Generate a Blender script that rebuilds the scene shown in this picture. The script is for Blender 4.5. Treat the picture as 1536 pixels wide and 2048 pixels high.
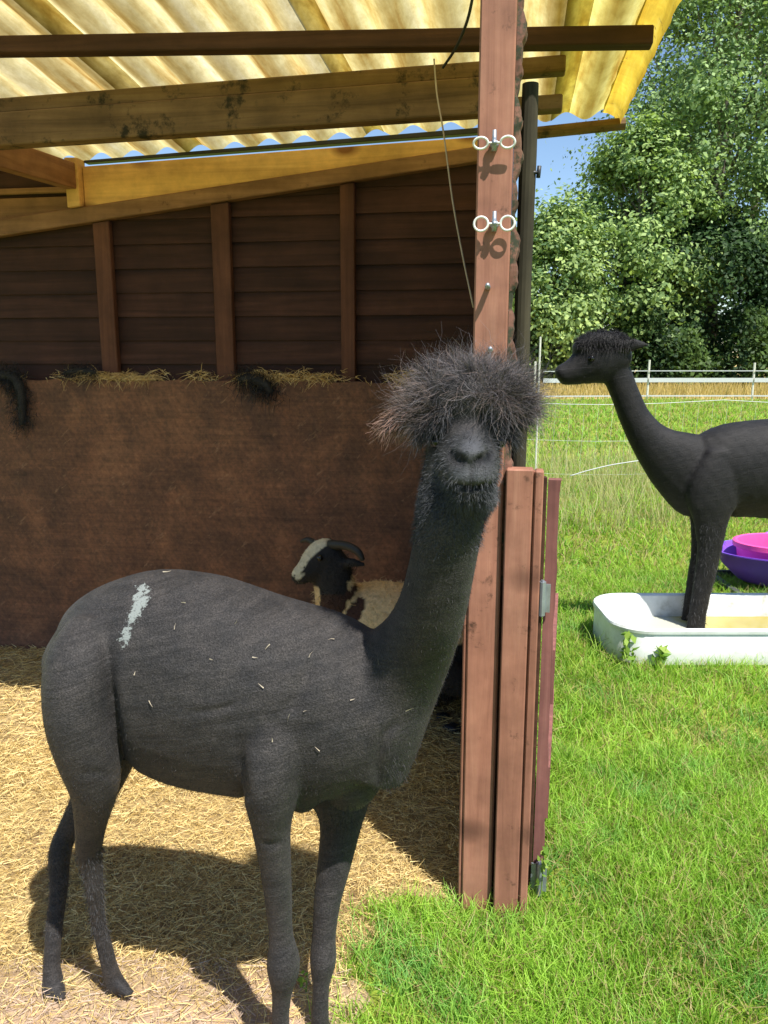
import bpy, bmesh, math, random
import numpy as np
from mathutils import Vector, Matrix
random.seed(7); RNG = np.random.default_rng(11)
for o in list(bpy.data.objects): bpy.data.objects.remove(o)
SC = bpy.context.scene
COL = SC.collection
# ------------------------------------------------------------------ camera, world, sun, exposure
CAMH, FPX, PITCH = 1.45, 1600.0, math.atan(319 / 1600)
cam_d = bpy.data.cameras.new('camera'); cam = bpy.data.objects.new('camera', cam_d); COL.objects.link(cam)
cam.location = (0, 0, CAMH); cam.rotation_euler = (math.pi / 2 - PITCH, 0, 0)
cam_d.sensor_fit = 'VERTICAL'; cam_d.sensor_height = 36; cam_d.lens = 36 * FPX / 2048
cam_d.clip_start = 0.05; cam_d.clip_end = 2000
SC.camera = cam
SUN_EL, SUN_AZ = math.radians(61), math.radians(35)      # azimuth measured from straight behind the camera towards the right
SUN_DIR = Vector((math.sin(SUN_AZ) * math.cos(SUN_EL), -math.cos(SUN_AZ) * math.cos(SUN_EL), math.sin(SUN_EL)))
world = bpy.data.worlds.new('World'); SC.world = world; world.use_nodes = True
wn = world.node_tree.nodes; wl = world.node_tree.links
bg = wn['Background']; sky = wn.new('ShaderNodeTexSky'); sky.sky_type = 'NISHITA'; sky.sun_disc = False
sky.sun_elevation = SUN_EL; sky.sun_rotation = math.pi - SUN_AZ; sky.altitude = 50; sky.air_density = 1.0; sky.dust_density = 0.0; sky.ozone_density = 3.0
wl.new(sky.outputs[0], bg.inputs['Color']); bg.inputs['Strength'].default_value = 0.095
sun_d = bpy.data.lights.new('sun', 'SUN'); sun_d.energy = 4.9; sun_d.angle = math.radians(0.53); sun_d.color = (1.0, 0.955, 0.88)
sun = bpy.data.objects.new('sun', sun_d); COL.objects.link(sun); sun.location = SUN_DIR * 30
sun.rotation_euler = (-SUN_DIR).to_track_quat('-Z', 'Y').to_euler()
vs = SC.view_settings; vs.view_transform = 'Standard'; vs.look = 'None'; vs.gamma = 1.0; vs.use_curve_mapping = False; vs.exposure = 0.88
SC.cycles.max_bounces = 8; SC.cycles.transparent_max_bounces = 8
# ------------------------------------------------------------------ measuring: where a line of sight of the photograph meets a real plane
Rv = Vector((1, 0, 0)); Fv = Vector((0, math.cos(PITCH), -math.sin(PITCH))); Uv = Vector((0, math.sin(PITCH), math.cos(PITCH)))
EYE = Vector((0, 0, CAMH))
def ray(x, y): return Fv + Rv * ((x - 768) / FPX) + Uv * ((1024 - y) / FPX)
def at(x, y, Y): d = ray(x, y); return EYE + d * (Y / d.y)
def atz(x, y, z): d = ray(x, y); return EYE + d * ((z - CAMH) / d.z)
def pxm(p): return (p - EYE).dot(Fv) / FPX               # metres per photograph pixel at p
AZ = math.radians(9.4)
su = Vector((math.cos(AZ), -math.sin(AZ), 0)); sw = Vector((math.sin(AZ), math.cos(AZ), 0))
def att(x, y, t): d = ray(x, y); return EYE + d * (t / d.dot(sw))
def st(p): return p.dot(su), p.dot(sw), p.z
def W(s, t, z): return su * s + sw * t + Vector((0, 0, z))
# ------------------------------------------------------------------ materials
def new_mat(name):
    m = bpy.data.materials.new(name); m.use_nodes = True
    nt = m.node_tree; return m, nt, nt.nodes, nt.links, nt.nodes['Principled BSDF']
def ramp(n, cols):
    r = n.new('ShaderNodeValToRGB'); e = r.color_ramp.elements
    while len(e) < len(cols): e.new(0.5)
    for i, (p, c) in enumerate(cols): e[i].position = p; e[i].color = (*c, 1)
    return r
def coords(n, l, scale, rot=(0, 0, 0), src='Object'):
    tc = n.new('ShaderNodeTexCoord'); mp = n.new('ShaderNodeMapping')
    r = n.new('ShaderNodeMapping'); r.inputs['Rotation'].default_value = rot
    mp.inputs['Scale'].default_value = scale
    l.new(tc.outputs[src], r.inputs['Vector']); l.new(r.outputs[0], mp.inputs['Vector']); return mp.outputs[0]
def noise(n, l, vec, scale, detail=6, rough=0.6, dist=0.0):
    t = n.new('ShaderNodeTexNoise'); t.inputs['Scale'].default_value = scale; t.inputs['Detail'].default_value = detail
    t.inputs['Roughness'].default_value = rough; t.inputs['Distortion'].default_value = dist
    if vec is not None: l.new(vec, t.inputs['Vector'])
    return t.outputs['Fac']
def bump(n, l, b, fac, strength, dist):
    bp = n.new('ShaderNodeBump'); bp.inputs['Strength'].default_value = strength; bp.inputs['Distance'].default_value = dist
    l.new(fac, bp.inputs['Height']); l.new(bp.outputs[0], b.inputs['Normal']); return bp
def mixc(n, l, fac, a, b, mode='MIX'):
    m = n.new('ShaderNodeMix'); m.data_type = 'RGBA'; m.blend_type = mode
    for v, i in ((fac, 0), (a, 6), (b, 7)):
        if isinstance(v, (int, float)): m.inputs[i].default_value = v
        elif isinstance(v, tuple): m.inputs[i].default_value = (*v, 1)
        else: l.new(v, m.inputs[i])
    return m.outputs[2]
def grain_mat(name, cols, along='s', rough=0.75, bumpd=0.003, stain=None, knots=None, vary=0.35, fine=1.0):
    """sawn timber: grain stretched along one axis of the shelter, blotches across it, a slightly different tone for every board"""
    m, nt, n, l, b = new_mat(name)
    sc = {'s': (1.6, 30, 30), 't': (30, 1.6, 30), 'z': (30, 30, 1.6)}[along]
    v = coords(n, l, tuple(q * fine for q in sc), (0, 0, AZ))
    oi = n.new('ShaderNodeObjectInfo')
    ad = n.new('ShaderNodeVectorMath'); ad.operation = 'ADD'; l.new(v, ad.inputs[0])
    ml = n.new('ShaderNodeMath'); ml.operation = 'MULTIPLY'; ml.inputs[1].default_value = 37; l.new(oi.outputs['Random'], ml.inputs[0]); l.new(ml.outputs[0], ad.inputs[1])
    g = noise(n, l, ad.outputs[0], 1.0, 8, 0.62, 0.6)
    r = ramp(n, cols); l.new(g, r.inputs[0]); c = r.outputs[0]
    bl = noise(n, l, coords(n, l, (1, 1, 1), (0, 0, AZ)), 5.5, 5, 0.65)
    br = ramp(n, [(0.3, (0.55, 0.55, 0.55)), (0.7, (1.25, 1.25, 1.25))]); l.new(bl, br.inputs[0])
    c = mixc(n, l, 0.75, c, br.outputs[0], 'MULTIPLY')
    if stain:
        sn = noise(n, l, coords(n, l, (1, 1, 1)), stain[1], 7, 0.7); sr = ramp(n, [(stain[2], (0, 0, 0)), (stain[2] + 0.1, (1, 1, 1))]); l.new(sn, sr.inputs[0])
        c = mixc(n, l, sr.outputs[0], c, stain[0])
    if knots:
        vo = n.new('ShaderNodeTexVoronoi'); vo.inputs['Scale'].default_value = knots[1]; l.new(coords(n, l, (0.55, 1, 1), (0, 0, AZ)), vo.inputs['Vector'])
        kr = ramp(n, [(0.10, (1, 1, 1)), (0.26, (0, 0, 0))]); l.new(vo.outputs['Distance'], kr.inputs[0])
        c = mixc(n, l, kr.outputs[0], c, knots[0])
    hv = n.new('ShaderNodeMapRange'); hv.inputs[3].default_value = 1 - vary; hv.inputs[4].default_value = 1 + vary; l.new(oi.outputs['Random'], hv.inputs[0])
    c = mixc(n, l, 1.0, c, hv.outputs[0], 'MULTIPLY')
    l.new(c, b.inputs['Base Color']); b.inputs['Roughness'].default_value = rough; b.inputs['Specular IOR Level'].default_value = 0.25
    bump(n, l, b, g, 0.6, bumpd); return m
def plain_mat(name, c, rough=0.5, metal=0.0, var=0.2, scale=25, bd=0.0006):
    m, nt, n, l, b = new_mat(name)
    nz = noise(n, l, coords(n, l, (1, 1, 1)), scale, 6, 0.65)
    r = ramp(n, [(0.3, tuple(q * (1 - var) for q in c)), (0.7, tuple(min(1, q * (1 + var)) for q in c))]); l.new(nz, r.inputs[0])
    l.new(r.outputs[0], b.inputs['Base Color']); b.inputs['Roughness'].default_value = rough; b.inputs['Metallic'].default_value = metal
    bump(n, l, b, nz, 0.4, bd); return m
def attr_mat(name, rough=0.7, transl=0.0, attr='col', spec=0.2, sheen=0.0):
    """colour carried by each strand, blade or leaf; a share of light passes through"""
    m, nt, n, l, b = new_mat(name)
    a = n.new('ShaderNodeAttribute'); a.attribute_name = attr
    l.new(a.outputs['Color'], b.inputs['Base Color']); b.inputs['Roughness'].default_value = rough; b.inputs['Specular IOR Level'].default_value = spec
    if transl > 0:
        tr = n.new('ShaderNodeBsdfTranslucent'); mx = n.new('ShaderNodeMixShader'); mx.inputs[0].default_value = transl
        br = mixc(n, l, 1.0, a.outputs['Color'], (1.25, 1.35, 0.7), 'MULTIPLY'); l.new(br, tr.inputs['Color'])
        l.new(b.outputs[0], mx.inputs[1]); l.new(tr.outputs[0], mx.inputs[2]); l.new(mx.outputs[0], n['Material Output'].inputs['Surface'])
    return m
M = {}
M['post'] = grain_mat('red_brown_timber', [(0.25, (0.204, 0.086, 0.055)), (0.5, (0.308, 0.138, 0.090)), (0.8, (0.401, 0.200, 0.131))], 'z', 0.7, 0.003, vary=0.12, stain=((0.079, 0.038, 0.024), 13, 0.60), knots=((0.071, 0.031, 0.021), 5.0))
M['postside'] = grain_mat('weathered_timber', [(0.3, (0.115, 0.050, 0.036)), (0.6, (0.216, 0.108, 0.072)), (0.8, (0.302, 0.216, 0.144))], 'z', 0.85, 0.004, stain=((0.036, 0.040, 0.022), 26, 0.47), vary=0.1)
M['red_plank'] = grain_mat('purple_red_plank', [(0.3, (0.133, 0.056, 0.051)), (0.6, (0.245, 0.102, 0.087)), (0.85, (0.306, 0.153, 0.122))], 'z', 0.8, 0.003, vary=0.12)
M['greypost'] = grain_mat('grey_green_round_post', [(0.3, (0.014, 0.012, 0.007)), (0.6, (0.040, 0.034, 0.020)), (0.85, (0.088, 0.068, 0.044))], 'z', 0.9, 0.004)
M['wall'] = grain_mat('dark_wall_board', [(0.3, (0.035, 0.014, 0.009)), (0.55, (0.065, 0.026, 0.018)), (0.8, (0.097, 0.041, 0.026))], 's', 0.75, 0.002, vary=0.25)
M['stud'] = grain_mat('brown_stud', [(0.3, (0.083, 0.032, 0.019)), (0.6, (0.132, 0.052, 0.031)), (0.8, (0.176, 0.073, 0.044))], 'z', 0.75, 0.002, vary=0.15)
M['rail'] = grain_mat('brown_rail', [(0.3, (0.177, 0.087, 0.043)), (0.6, (0.290, 0.152, 0.080)), (0.8, (0.370, 0.210, 0.116))], 's', 0.75, 0.003, stain=((0.048, 0.022, 0.014), 9, 0.62), vary=0.1)
M['yellow'] = grain_mat('yellow_pine', [(0.3, (0.616, 0.344, 0.126)), (0.6, (0.813, 0.482, 0.182)), (0.8, (0.900, 0.596, 0.266))], 's', 0.65, 0.001, knots=((0.246, 0.102, 0.034), 7.0), vary=0.06)
M['beam'] = grain_mat('mouldy_beam', [(0.25, (0.098, 0.055, 0.025)), (0.5, (0.195, 0.112, 0.053)), (0.8, (0.272, 0.173, 0.085))], 's', 0.85, 0.004, stain=((0.029, 0.022, 0.012), 11, 0.55), vary=0.12)
M['purlin'] = grain_mat('dark_purlin', [(0.3, (0.046, 0.020, 0.011)), (0.6, (0.087, 0.038, 0.022)), (0.8, (0.129, 0.057, 0.034))], 's', 0.8, 0.003)
M['rafter'] = grain_mat('orange_rafter', [(0.3, (0.175, 0.077, 0.035)), (0.6, (0.266, 0.133, 0.063)), (0.8, (0.322, 0.175, 0.091))], 't', 0.75, 0.003)
M['black_strip'] = plain_mat('black_strip', (0.02, 0.022, 0.026), 0.5)
M['white_plastic'] = plain_mat('white_plastic', (0.72, 0.70, 0.66), 0.4, 0, 0.1)
M['steel'] = plain_mat('grey_steel', (0.34, 0.37, 0.42), 0.45, 0.7, 0.25)
M['twine'] = plain_mat('pale_twine', (0.42, 0.32, 0.2), 0.9)
M['cord'] = plain_mat('black_cord', (0.015, 0.014, 0.016), 0.7)
M['straw'] = attr_mat('straw_strand', 0.6, 0.12, spec=0.3)
M['grass'] = attr_mat('grass_blade', 0.5, 0.38, spec=0.3)
M['leaf'] = attr_mat('leaf', 0.55, 0.3, spec=0.2)
M['hair'] = attr_mat('alpaca_hair', 0.55, 0.0, spec=0.2)
M['hoof'] = plain_mat('horn_toe', (0.05, 0.045, 0.04), 0.5)
M['eye'] = plain_mat('dark_eye', (0.008, 0.007, 0.007), 0.08)
M['horn'] = plain_mat('dark_horn', (0.014, 0.012, 0.011), 0.6, 0, 0.4, 60)
M['bark'] = plain_mat('bark', (0.16, 0.14, 0.11), 0.9, 0, 0.5, 8, 0.02)
# ------------------------------------------------------------------ mesh helpers
def link(name, me, mat, parent=None, smooth=False):
    o = bpy.data.objects.new(name, me); COL.objects.link(o)
    if mat is not None: me.materials.append(mat)
    if smooth: me.polygons.foreach_set('use_smooth', [True] * len(me.polygons))
    if parent is not None:
        o.parent = parent; o.matrix_parent_inverse = Matrix.Translation(parent.location).inverted() if parent.type == 'EMPTY' else Matrix.Identity(4)
    return o
def tag(o, label=None, cat=None, group=None, kind=None):
    for k, v in (('label', label), ('category', cat), ('group', group), ('kind', kind)):
        if v: o[k] = v
    return o
def empty(name, loc, label, cat, group=None):
    o = bpy.data.objects.new(name, None); COL.objects.link(o); o.location = loc; o.empty_display_size = 0.1
    return tag(o, label, cat, group)
def bm_obj(name, bm, mat, parent=None, smooth=False):
    bmesh.ops.recalc_face_normals(bm, faces=bm.faces)
    me = bpy.data.meshes.new(name); bm.to_mesh(me); bm.free(); return link(name, me, mat, parent, smooth)
def np_obj(name, V, F, mat, parent=None, col=None, smooth=False):
    V = np.asarray(V, np.float32).reshape(-1, 3); F = np.asarray(F, np.int32); k = F.shape[1]
    me = bpy.data.meshes.new(name); me.vertices.add(len(V)); me.vertices.foreach_set('co', V.ravel())
    me.loops.add(F.size); me.loops.foreach_set('vertex_index', F.ravel())
    me.polygons.add(len(F)); me.polygons.foreach_set('loop_start', np.arange(0, F.size, k, dtype=np.int32)); me.polygons.foreach_set('loop_total', np.full(len(F), k, np.int32))
    me.update(calc_edges=True); me.validate()
    if col is not None: set_col(me, col)
    return link(name, me, mat, parent, smooth)
def set_col(me, col, name='col'):
    c = np.ones((len(me.vertices), 4), np.float32); c[:, :3] = col
    a = me.attributes.new(name, 'FLOAT_COLOR', 'POINT'); a.data.foreach_set('color', c.ravel())
def prism(bm, poly, t0, t1, bev=0.0, jit=0.0):
    """polygon in the shelter's (along wall, height) plane, extruded in depth from t0 to t1"""
    a = [bm.verts.new(W(s, t0, z)) for s, z in poly]; b = [bm.verts.new(W(s, t1, z)) for s, z in poly]
    fs = [bm.faces.new(a), bm.faces.new(b[::-1])]; k = len(poly)
    for i in range(k): fs.append(bm.faces.new((a[i], b[i], b[(i + 1) % k], a[(i + 1) % k])))
    if bev > 0:
        es = list({e for f in fs for e in f.edges}); bmesh.ops.bevel(bm, geom=es, offset=bev, segments=1, affect='EDGES', profile=0.5)
def box(bm, s0, s1, t0, t1, z0, z1, bev=0.0): prism(bm, [(s0, z0), (s1, z0), (s1, z1), (s0, z1)], t0, t1, bev)
def prism_obj(name, poly, t0, t1, mat, parent, bev=0.003):
    bm = bmesh.new(); prism(bm, poly, t0, t1, bev); return bm_obj(name, bm, mat, parent)
def box_obj(name, s0, s1, t0, t1, z0, z1, mat, parent, bev=0.003):
    return prism_obj(name, [(s0, z0), (s1, z0), (s1, z1), (s0, z1)], t0, t1, mat, parent, bev)
def beam_bm(bm, p, q, w, h, bev=0.003):
    d = (q - p).normalized(); sd = d.cross(Vector((0, 0, 1))).normalized(); up = sd.cross(d)
    vs_ = [[bm.verts.new(c + sd * (w / 2 * i) + up * (h / 2 * j)) for i, j in ((-1, -1), (1, -1), (1, 1), (-1, 1))] for c in (p, q)]
    fs = [bm.faces.new(vs_[0]), bm.faces.new(vs_[1][::-1])]
    for i in range(4): fs.append(bm.faces.new((vs_[0][i], vs_[1][i], vs_[1][(i + 1) % 4], vs_[0][(i + 1) % 4])))
    if bev: bmesh.ops.bevel(bm, geom=list({e for f in fs for e in f.edges}), offset=bev, segments=1, affect='EDGES', profile=0.5)
def tube(bm, pts, rad, k=8, closed=False):
    pts = [Vector(p) for p in pts]; nP = len(pts); rad = rad if hasattr(rad, '__len__') else [rad] * nP; rings = []
    nrm = None
    for i, p in enumerate(pts):
        if closed: d = (pts[(i + 1) % nP] - pts[i - 1]).normalized()
        else: d = (pts[min(i + 1, nP - 1)] - pts[max(i - 1, 0)]).normalized()
        if nrm is None: nrm = d.orthogonal().normalized()
        nrm = (nrm - d * nrm.dot(d)).normalized(); bn = d.cross(nrm)
        rings.append([bm.verts.new(p + (nrm * math.cos(a) + bn * math.sin(a)) * rad[i]) for a in (2 * math.pi * j / k for j in range(k))])
    for i in range(nP if closed else nP - 1):
        A, B = rings[i], rings[(i + 1) % nP]
        for j in range(k): bm.faces.new((A[j], A[(j + 1) % k], B[(j + 1) % k], B[j]))
    if not closed: bm.faces.new(rings[0][::-1]); bm.faces.new(rings[-1])
def loft(bm, secs, k=20):
    """secs: (centre, radius across, radius along ref, ref axis); closed at both ends with domes"""
    cs = [s[0] for s in secs]; rings = []
    for i, (c, r1, r2, ref) in enumerate(secs):
        T = (cs[min(i + 1, len(cs) - 1)] - cs[max(i - 1, 0)]).normalized()
        e2 = (ref - T * ref.dot(T)).normalized(); e1 = T.cross(e2)
        rings.append([bm.verts.new(c + e1 * (r1 * math.cos(a)) + e2 * (r2 * math.sin(a))) for a in (2 * math.pi * j / k for j in range(k))])
    for A, B in zip(rings, rings[1:]):
        for j in range(k): bm.faces.new((A[j], A[(j + 1) % k], B[(j + 1) % k], B[j]))
    for ring, c, c2, f in ((rings[0], cs[0], cs[1], 1), (rings[-1], cs[-1], cs[-2], 0)):
        r = min((v.co - c).length for v in ring); tip = bm.verts.new(c + (c - c2).normalized() * r * 0.45)
        for j in range(k): bm.faces.new((ring[j], ring[(j + 1) % k], tip))
def spline(rows, n):
    """Catmull-Rom through rows of numbers"""
    R = np.array(rows, float); R = np.vstack([2 * R[0] - R[1], R, 2 * R[-1] - R[-2]]); out = []
    for i in range(1, len(R) - 2):
        for u in np.linspace(0, 1, n, endpoint=False):
            out.append(0.5 * (2 * R[i] + (R[i + 1] - R[i - 1]) * u + (2 * R[i - 1] - 5 * R[i] + 4 * R[i + 1] - R[i + 2]) * u * u + (3 * R[i] - R[i - 1] - 3 * R[i + 1] + R[i + 2]) * u ** 3))
    out.append(R[-2]); return np.array(out)
YA = Vector((0, 1, 0)); XA = Vector((1, 0, 0))
YO = 0.0
def limb(bm, rows, ref=YA, n=5, k=20):
    """rows: x, y of the photograph, distance Y, radius in photograph pixels, radius in depth in metres (or pixels when ref is X)"""
    secs = []
    for x, y, Y, r, rd in spline(rows, n):
        p = at(x, y, Y + YO); u = pxm(p); secs.append((p, max(r, 2) * u, max(rd, 0.004) if ref is YA else rd * u, ref))
    loft(bm, secs, k)
def fuse(bm, name, voxel, smooth_n, mat):
    """join closed shapes into one continuous body"""
    bmesh.ops.recalc_face_normals(bm, faces=bm.faces)
    me = bpy.data.meshes.new(name + '_base'); bm.to_mesh(me); bm.free()
    o = bpy.data.objects.new(name + '_base', me); COL.objects.link(o)
    r = o.modifiers.new('r', 'REMESH'); r.mode = 'VOXEL'; r.voxel_size = voxel
    s = o.modifiers.new('s', 'SMOOTH'); s.factor = 0.5; s.iterations = smooth_n
    dg = bpy.context.evaluated_depsgraph_get(); dg.update()
    out = bpy.data.meshes.new_from_object(o.evaluated_get(dg)); out.name = name
    bpy.data.objects.remove(o); bpy.data.meshes.remove(me)
    out.materials.clear(); return link(name, out, mat, None, True)
def coords_of(me):
    V = np.empty(len(me.vertices) * 3, np.float32); me.vertices.foreach_get('co', V); return V.reshape(-1, 3)
def normals_of(me):
    V = np.empty(len(me.vertices) * 3, np.float32); me.vertices.foreach_get('normal', V); return V.reshape(-1, 3)
def to_px(V):
    d = V - np.array(EYE); f = d @ np.array(Fv); return 768 + FPX * (d @ np.array(Rv)) / f, 1024 - FPX * (d @ np.array(Uv)) / f
def ribbons(P0, D, L, width, curl, segs, c0, c1, up=None, droop=0.0, wave=0.0):
    """many tapered curved strands: start, direction, length; returns verts, tris, colours"""
    n = len(P0); D = D / np.linalg.norm(D, axis=1, keepdims=True)
    sd = np.cross(D, RNG.normal(size=(n, 3))); sd /= np.linalg.norm(sd, axis=1, keepdims=True) + 1e-9
    cv = np.cross(D, sd) if up is None else up
    V = []; C = []
    ph = RNG.uniform(0, 6.28, n)
    for i in range(segs + 1):
        u = i / segs
        c = P0 + D * (L * u)[:, None] + cv * (curl * L * u * u)[:, None] + sd * (0.25 * np.abs(curl) * L * np.sin(u * 5 + ph) * u)[:, None] + (wave * L * (np.sin(u * 11 + ph) - np.sin(ph)))[:, None] * sd + (wave * .8 * L * (np.sin(u * 8 + ph * 2) - np.sin(ph * 2)))[:, None] * cv
        c = c - np.array([0, 0, 1.0]) * (droop * L * u * u)[:, None]
        w = (width * (1 - 0.85 * u) * 0.5)[:, None] if hasattr(width, '__len__') else width * (1 - 0.85 * u) * 0.5
        V += [c - sd * w, c + sd * w]; cc = c0 * (1 - u) + c1 * u; C += [cc, cc]
    V = np.stack(V, 1); C = np.stack(C, 1); m = 2 * (segs + 1); base = (np.arange(n) * m)[:, None, None]
    q = np.array([[2 * i, 2 * i + 1, 2 * i + 3, 2 * i + 2] for i in range(segs)])[None]
    return V.reshape(-1, 3), (q + base).reshape(-1, 4), C.reshape(-1, 3)
def sample_tris(me, n, weight=None):
    me.calc_loop_triangles(); T = np.empty(len(me.loop_triangles) * 3, np.int32); me.loop_triangles.foreach_get('vertices', T); T = T.reshape(-1, 3)
    V = coords_of(me); N = normals_of(me)
    a = np.linalg.norm(np.cross(V[T[:, 1]] - V[T[:, 0]], V[T[:, 2]] - V[T[:, 0]]), axis=1)
    if weight is not None: a = a * weight[T].mean(1)
    i = RNG.choice(len(T), n, p=a / a.sum()); r = RNG.random((n, 2)); f = r.sum(1) > 1; r[f] = 1 - r[f]
    w = np.stack([1 - r.sum(1), r[:, 0], r[:, 1]], 1)[:, :, None]
    return (V[T[i]] * w).sum(1), (N[T[i]] * w).sum(1)
def wob(x, y, k=1.0):
    return (np.sin(x * 3.1 * k + 1.3) * np.cos(y * 2.7 * k + .4) + .6 * np.sin(x * 7.3 * k + y * 5.1 * k) + .4 * np.cos(y * 12.7 * k - x * 9.1 * k + 2)) / 2
# ------------------------------------------------------------------ the shelter's measured frame
T_WALL = st(atz(0, 1280, 0.10))[1]; T_FRONT = st(atz(922, 1815, 0.0))[1]
def PW(x, y, dt=0.0): q = st(att(x, y, T_WALL - dt)); return q[0], q[2]
rs1, rz1 = PW(945, 252); rs0, rz0 = PW(180, 316)
RA = (rz1 - rz0) / (rs1 - rs0); RB = -0.012; AMP, PITCHW = 0.016, 0.146
_pa, _pb = st(att(0, 66, 2.3)), st(att(1305, 46, 2.3)); RA_P = (_pb[2] - _pa[2]) / (_pb[0] - _pa[0])
def roof_slope(t): return RA + (RA_P - RA) * (T_WALL - t) / (T_WALL - 2.3)
def roof_z(s, t): return rz1 + roof_slope(t) * (s - rs1) + RB * (t - T_WALL) + AMP
def roof_t(x, y, below=0.0):
    lo, hi = 1.2, 5.0
    for _ in range(50):
        m = (lo + hi) / 2; q = st(att(x, y, m)); (lo, hi) = (m, hi) if q[2] < roof_z(q[0], m) - below else (lo, m)
    return lo
S_LEFT, S_POST = -3.1, st(atz(922, 1815, 0.0))[0]
def edge_x(X, Y): return 0.0 + .08 * wob(Y * 3 + 1, Y * 2) - .10 * np.clip((1.75 - Y) / .4, 0, 1)
def ground_z(X, Y):
    X = np.asarray(X, float); Y = np.asarray(Y, float); t = X * sw.x + Y * sw.y; s = X * su.x + Y * su.y
    k = np.clip((t - 2.1) / 1.0, 0, 1); k = k * k * (3 - 2 * k)
    z = 0.10 * k + 0.07 * np.exp(-((X - 0.0) ** 2 / 0.25 + (Y - 2.85) ** 2 / 0.12)) + 0.010 * wob(X * 2, Y * 2) + 0.004 * wob(X * 6, Y * 6)
    e = np.clip((edge_x(X, Y) + .05 - X) / 0.06, 0, 1); return np.where(t > T_FRONT + .02, z + .006, z * e + .006 - .03 * (1 - e))
# ------------------------------------------------------------------ ground
gm, nt, n, l, b = new_mat('field_ground')
v = coords(n, l, (1, 1, 1)); g1 = noise(n, l, v, 1.1, 8, 0.65); g2 = noise(n, l, v, 45, 4, 0.7)
r1 = ramp(n, [(0.3, (0.13, 0.20, 0.022)), (0.5, (0.21, 0.28, 0.035)), (0.64, (0.33, 0.34, 0.08)), (0.8, (0.42, 0.36, 0.13))]); l.new(g1, r1.inputs[0])
r2 = ramp(n, [(0.25, (0.5, 0.55, 0.45)), (0.75, (1.3, 1.3, 1.2))]); l.new(g2, r2.inputs[0])
c = mixc(n, l, 1.0, r1.outputs[0], r2.outputs[0], 'MULTIPLY')
sx = n.new('ShaderNodeSeparateXYZ'); l.new(v, sx.inputs[0])               # the unmown dry strip beyond the far fence
mr = n.new('ShaderNodeMapRange'); mr.inputs[1].default_value = 24.5; mr.inputs[2].default_value = 26; l.new(sx.outputs[1], mr.inputs[0])
c = mixc(n, l, mr.outputs[0], c, (0.42, 0.33, 0.13)); l.new(c, b.inputs['Base Color']); b.inputs['Roughness'].default_value = 0.9; b.inputs['Specular IOR Level'].default_value = 0.1
bump(n, l, b, g2, 0.8, 0.03)
xs = np.concatenate([np.linspace(-600, -12, 12), np.linspace(-10, 30, 60), np.linspace(35, 600, 12)]); ys = np.concatenate([np.linspace(-300, -6, 8), np.linspace(-4, 60, 90), np.linspace(70, 900, 14)])
GX, GY = np.meshgrid(xs, ys); GZ = np.where((GY > 6), 0.05 * wob(GX * .15, GY * .15) * np.clip((GY - 6) / 8, 0, 1), 0) - 0.004
nx, ny = len(xs), len(ys); I = (np.arange(ny - 1)[:, None] * nx + np.arange(nx - 1)[None]).ravel()
tag(np_obj('ground', np.stack([GX, GY, GZ], -1), np.stack([I, I + 1, I + 1 + nx, I + nx], 1), gm, None, None, True), kind='structure')
bmt, nt, n, l, b = new_mat('bedding_ground')
v = coords(n, l, (1, 1, 1)); g1 = noise(n, l, v, 4.5, 7, 0.65); g2 = noise(n, l, v, 70, 5, 0.7)
r1 = ramp(n, [(0.3, (0.30, 0.20, 0.095)), (0.55, (0.46, 0.33, 0.15)), (0.75, (0.55, 0.41, 0.2))]); l.new(g1, r1.inputs[0])
r2 = ramp(n, [(0.3, (0.35, 0.33, 0.3)), (0.7, (1.15, 1.15, 1.15))]); l.new(g2, r2.inputs[0])
c = mixc(n, l, 1.0, r1.outputs[0], r2.outputs[0], 'MULTIPLY')
sx = n.new('ShaderNodeSeparateXYZ'); l.new(v, sx.inputs[0]); mr = n.new('ShaderNodeMapRange'); mr.inputs[1].default_value = 1.72; mr.inputs[2].default_value = 1.5; l.new(sx.outputs[1], mr.inputs[0])
mm = n.new('ShaderNodeMath'); mm.operation = 'MULTIPLY'; l.new(mr.outputs[0], mm.inputs[0]); mm.inputs[1].default_value = .6
c = mixc(n, l, mm.outputs[0], c, (0.50, 0.35, 0.27)); l.new(c, b.inputs['Base Color']); b.inputs['Roughness'].default_value = 0.9
bump(n, l, b, g2, 0.9, 0.012)
gs, gt = np.meshgrid(np.linspace(S_LEFT, S_POST + .02, 110), np.linspace(0.3, T_WALL - 0.06, 130))
X = gs * su.x + gt * sw.x; Y = gs * su.y + gt * sw.y; Z = ground_z(X, Y); I = (np.arange(129)[:, None] * 110 + np.arange(109)[None]).ravel()
tag(np_obj('bedding_floor', np.stack([X, Y, Z], -1), np.stack([I, I + 1, I + 111, I + 110], 1), bmt, None, None, True), kind='structure')
# ------------------------------------------------------------------ field shelter
shed = empty('field_shelter', W(-1.2, T_FRONT, 0), 'open fronted brown timber shelter with translucent corrugated roof and straw floor', 'shelter')
def lin(xa, ya, xb, yb, dt=0.0):
    a, b_ = PW(xa, ya, dt), PW(xb, yb, dt); k = (b_[1] - a[1]) / (b_[0] - a[0]); return lambda s: a[1] + k * (s - a[0])
rail_top = lin(175, 420, 945, 303); rail_bot = lin(0, 479, 945, 332); plank_top = lin(180, 338, 945, 281)
gap_top = lambda s: plank_top(s) + 0.018
s_blk0, s_blk1 = PW(155, 400)[0], PW(180, 400)[0]
S_R = PW(1000, 500)[0]
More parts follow.
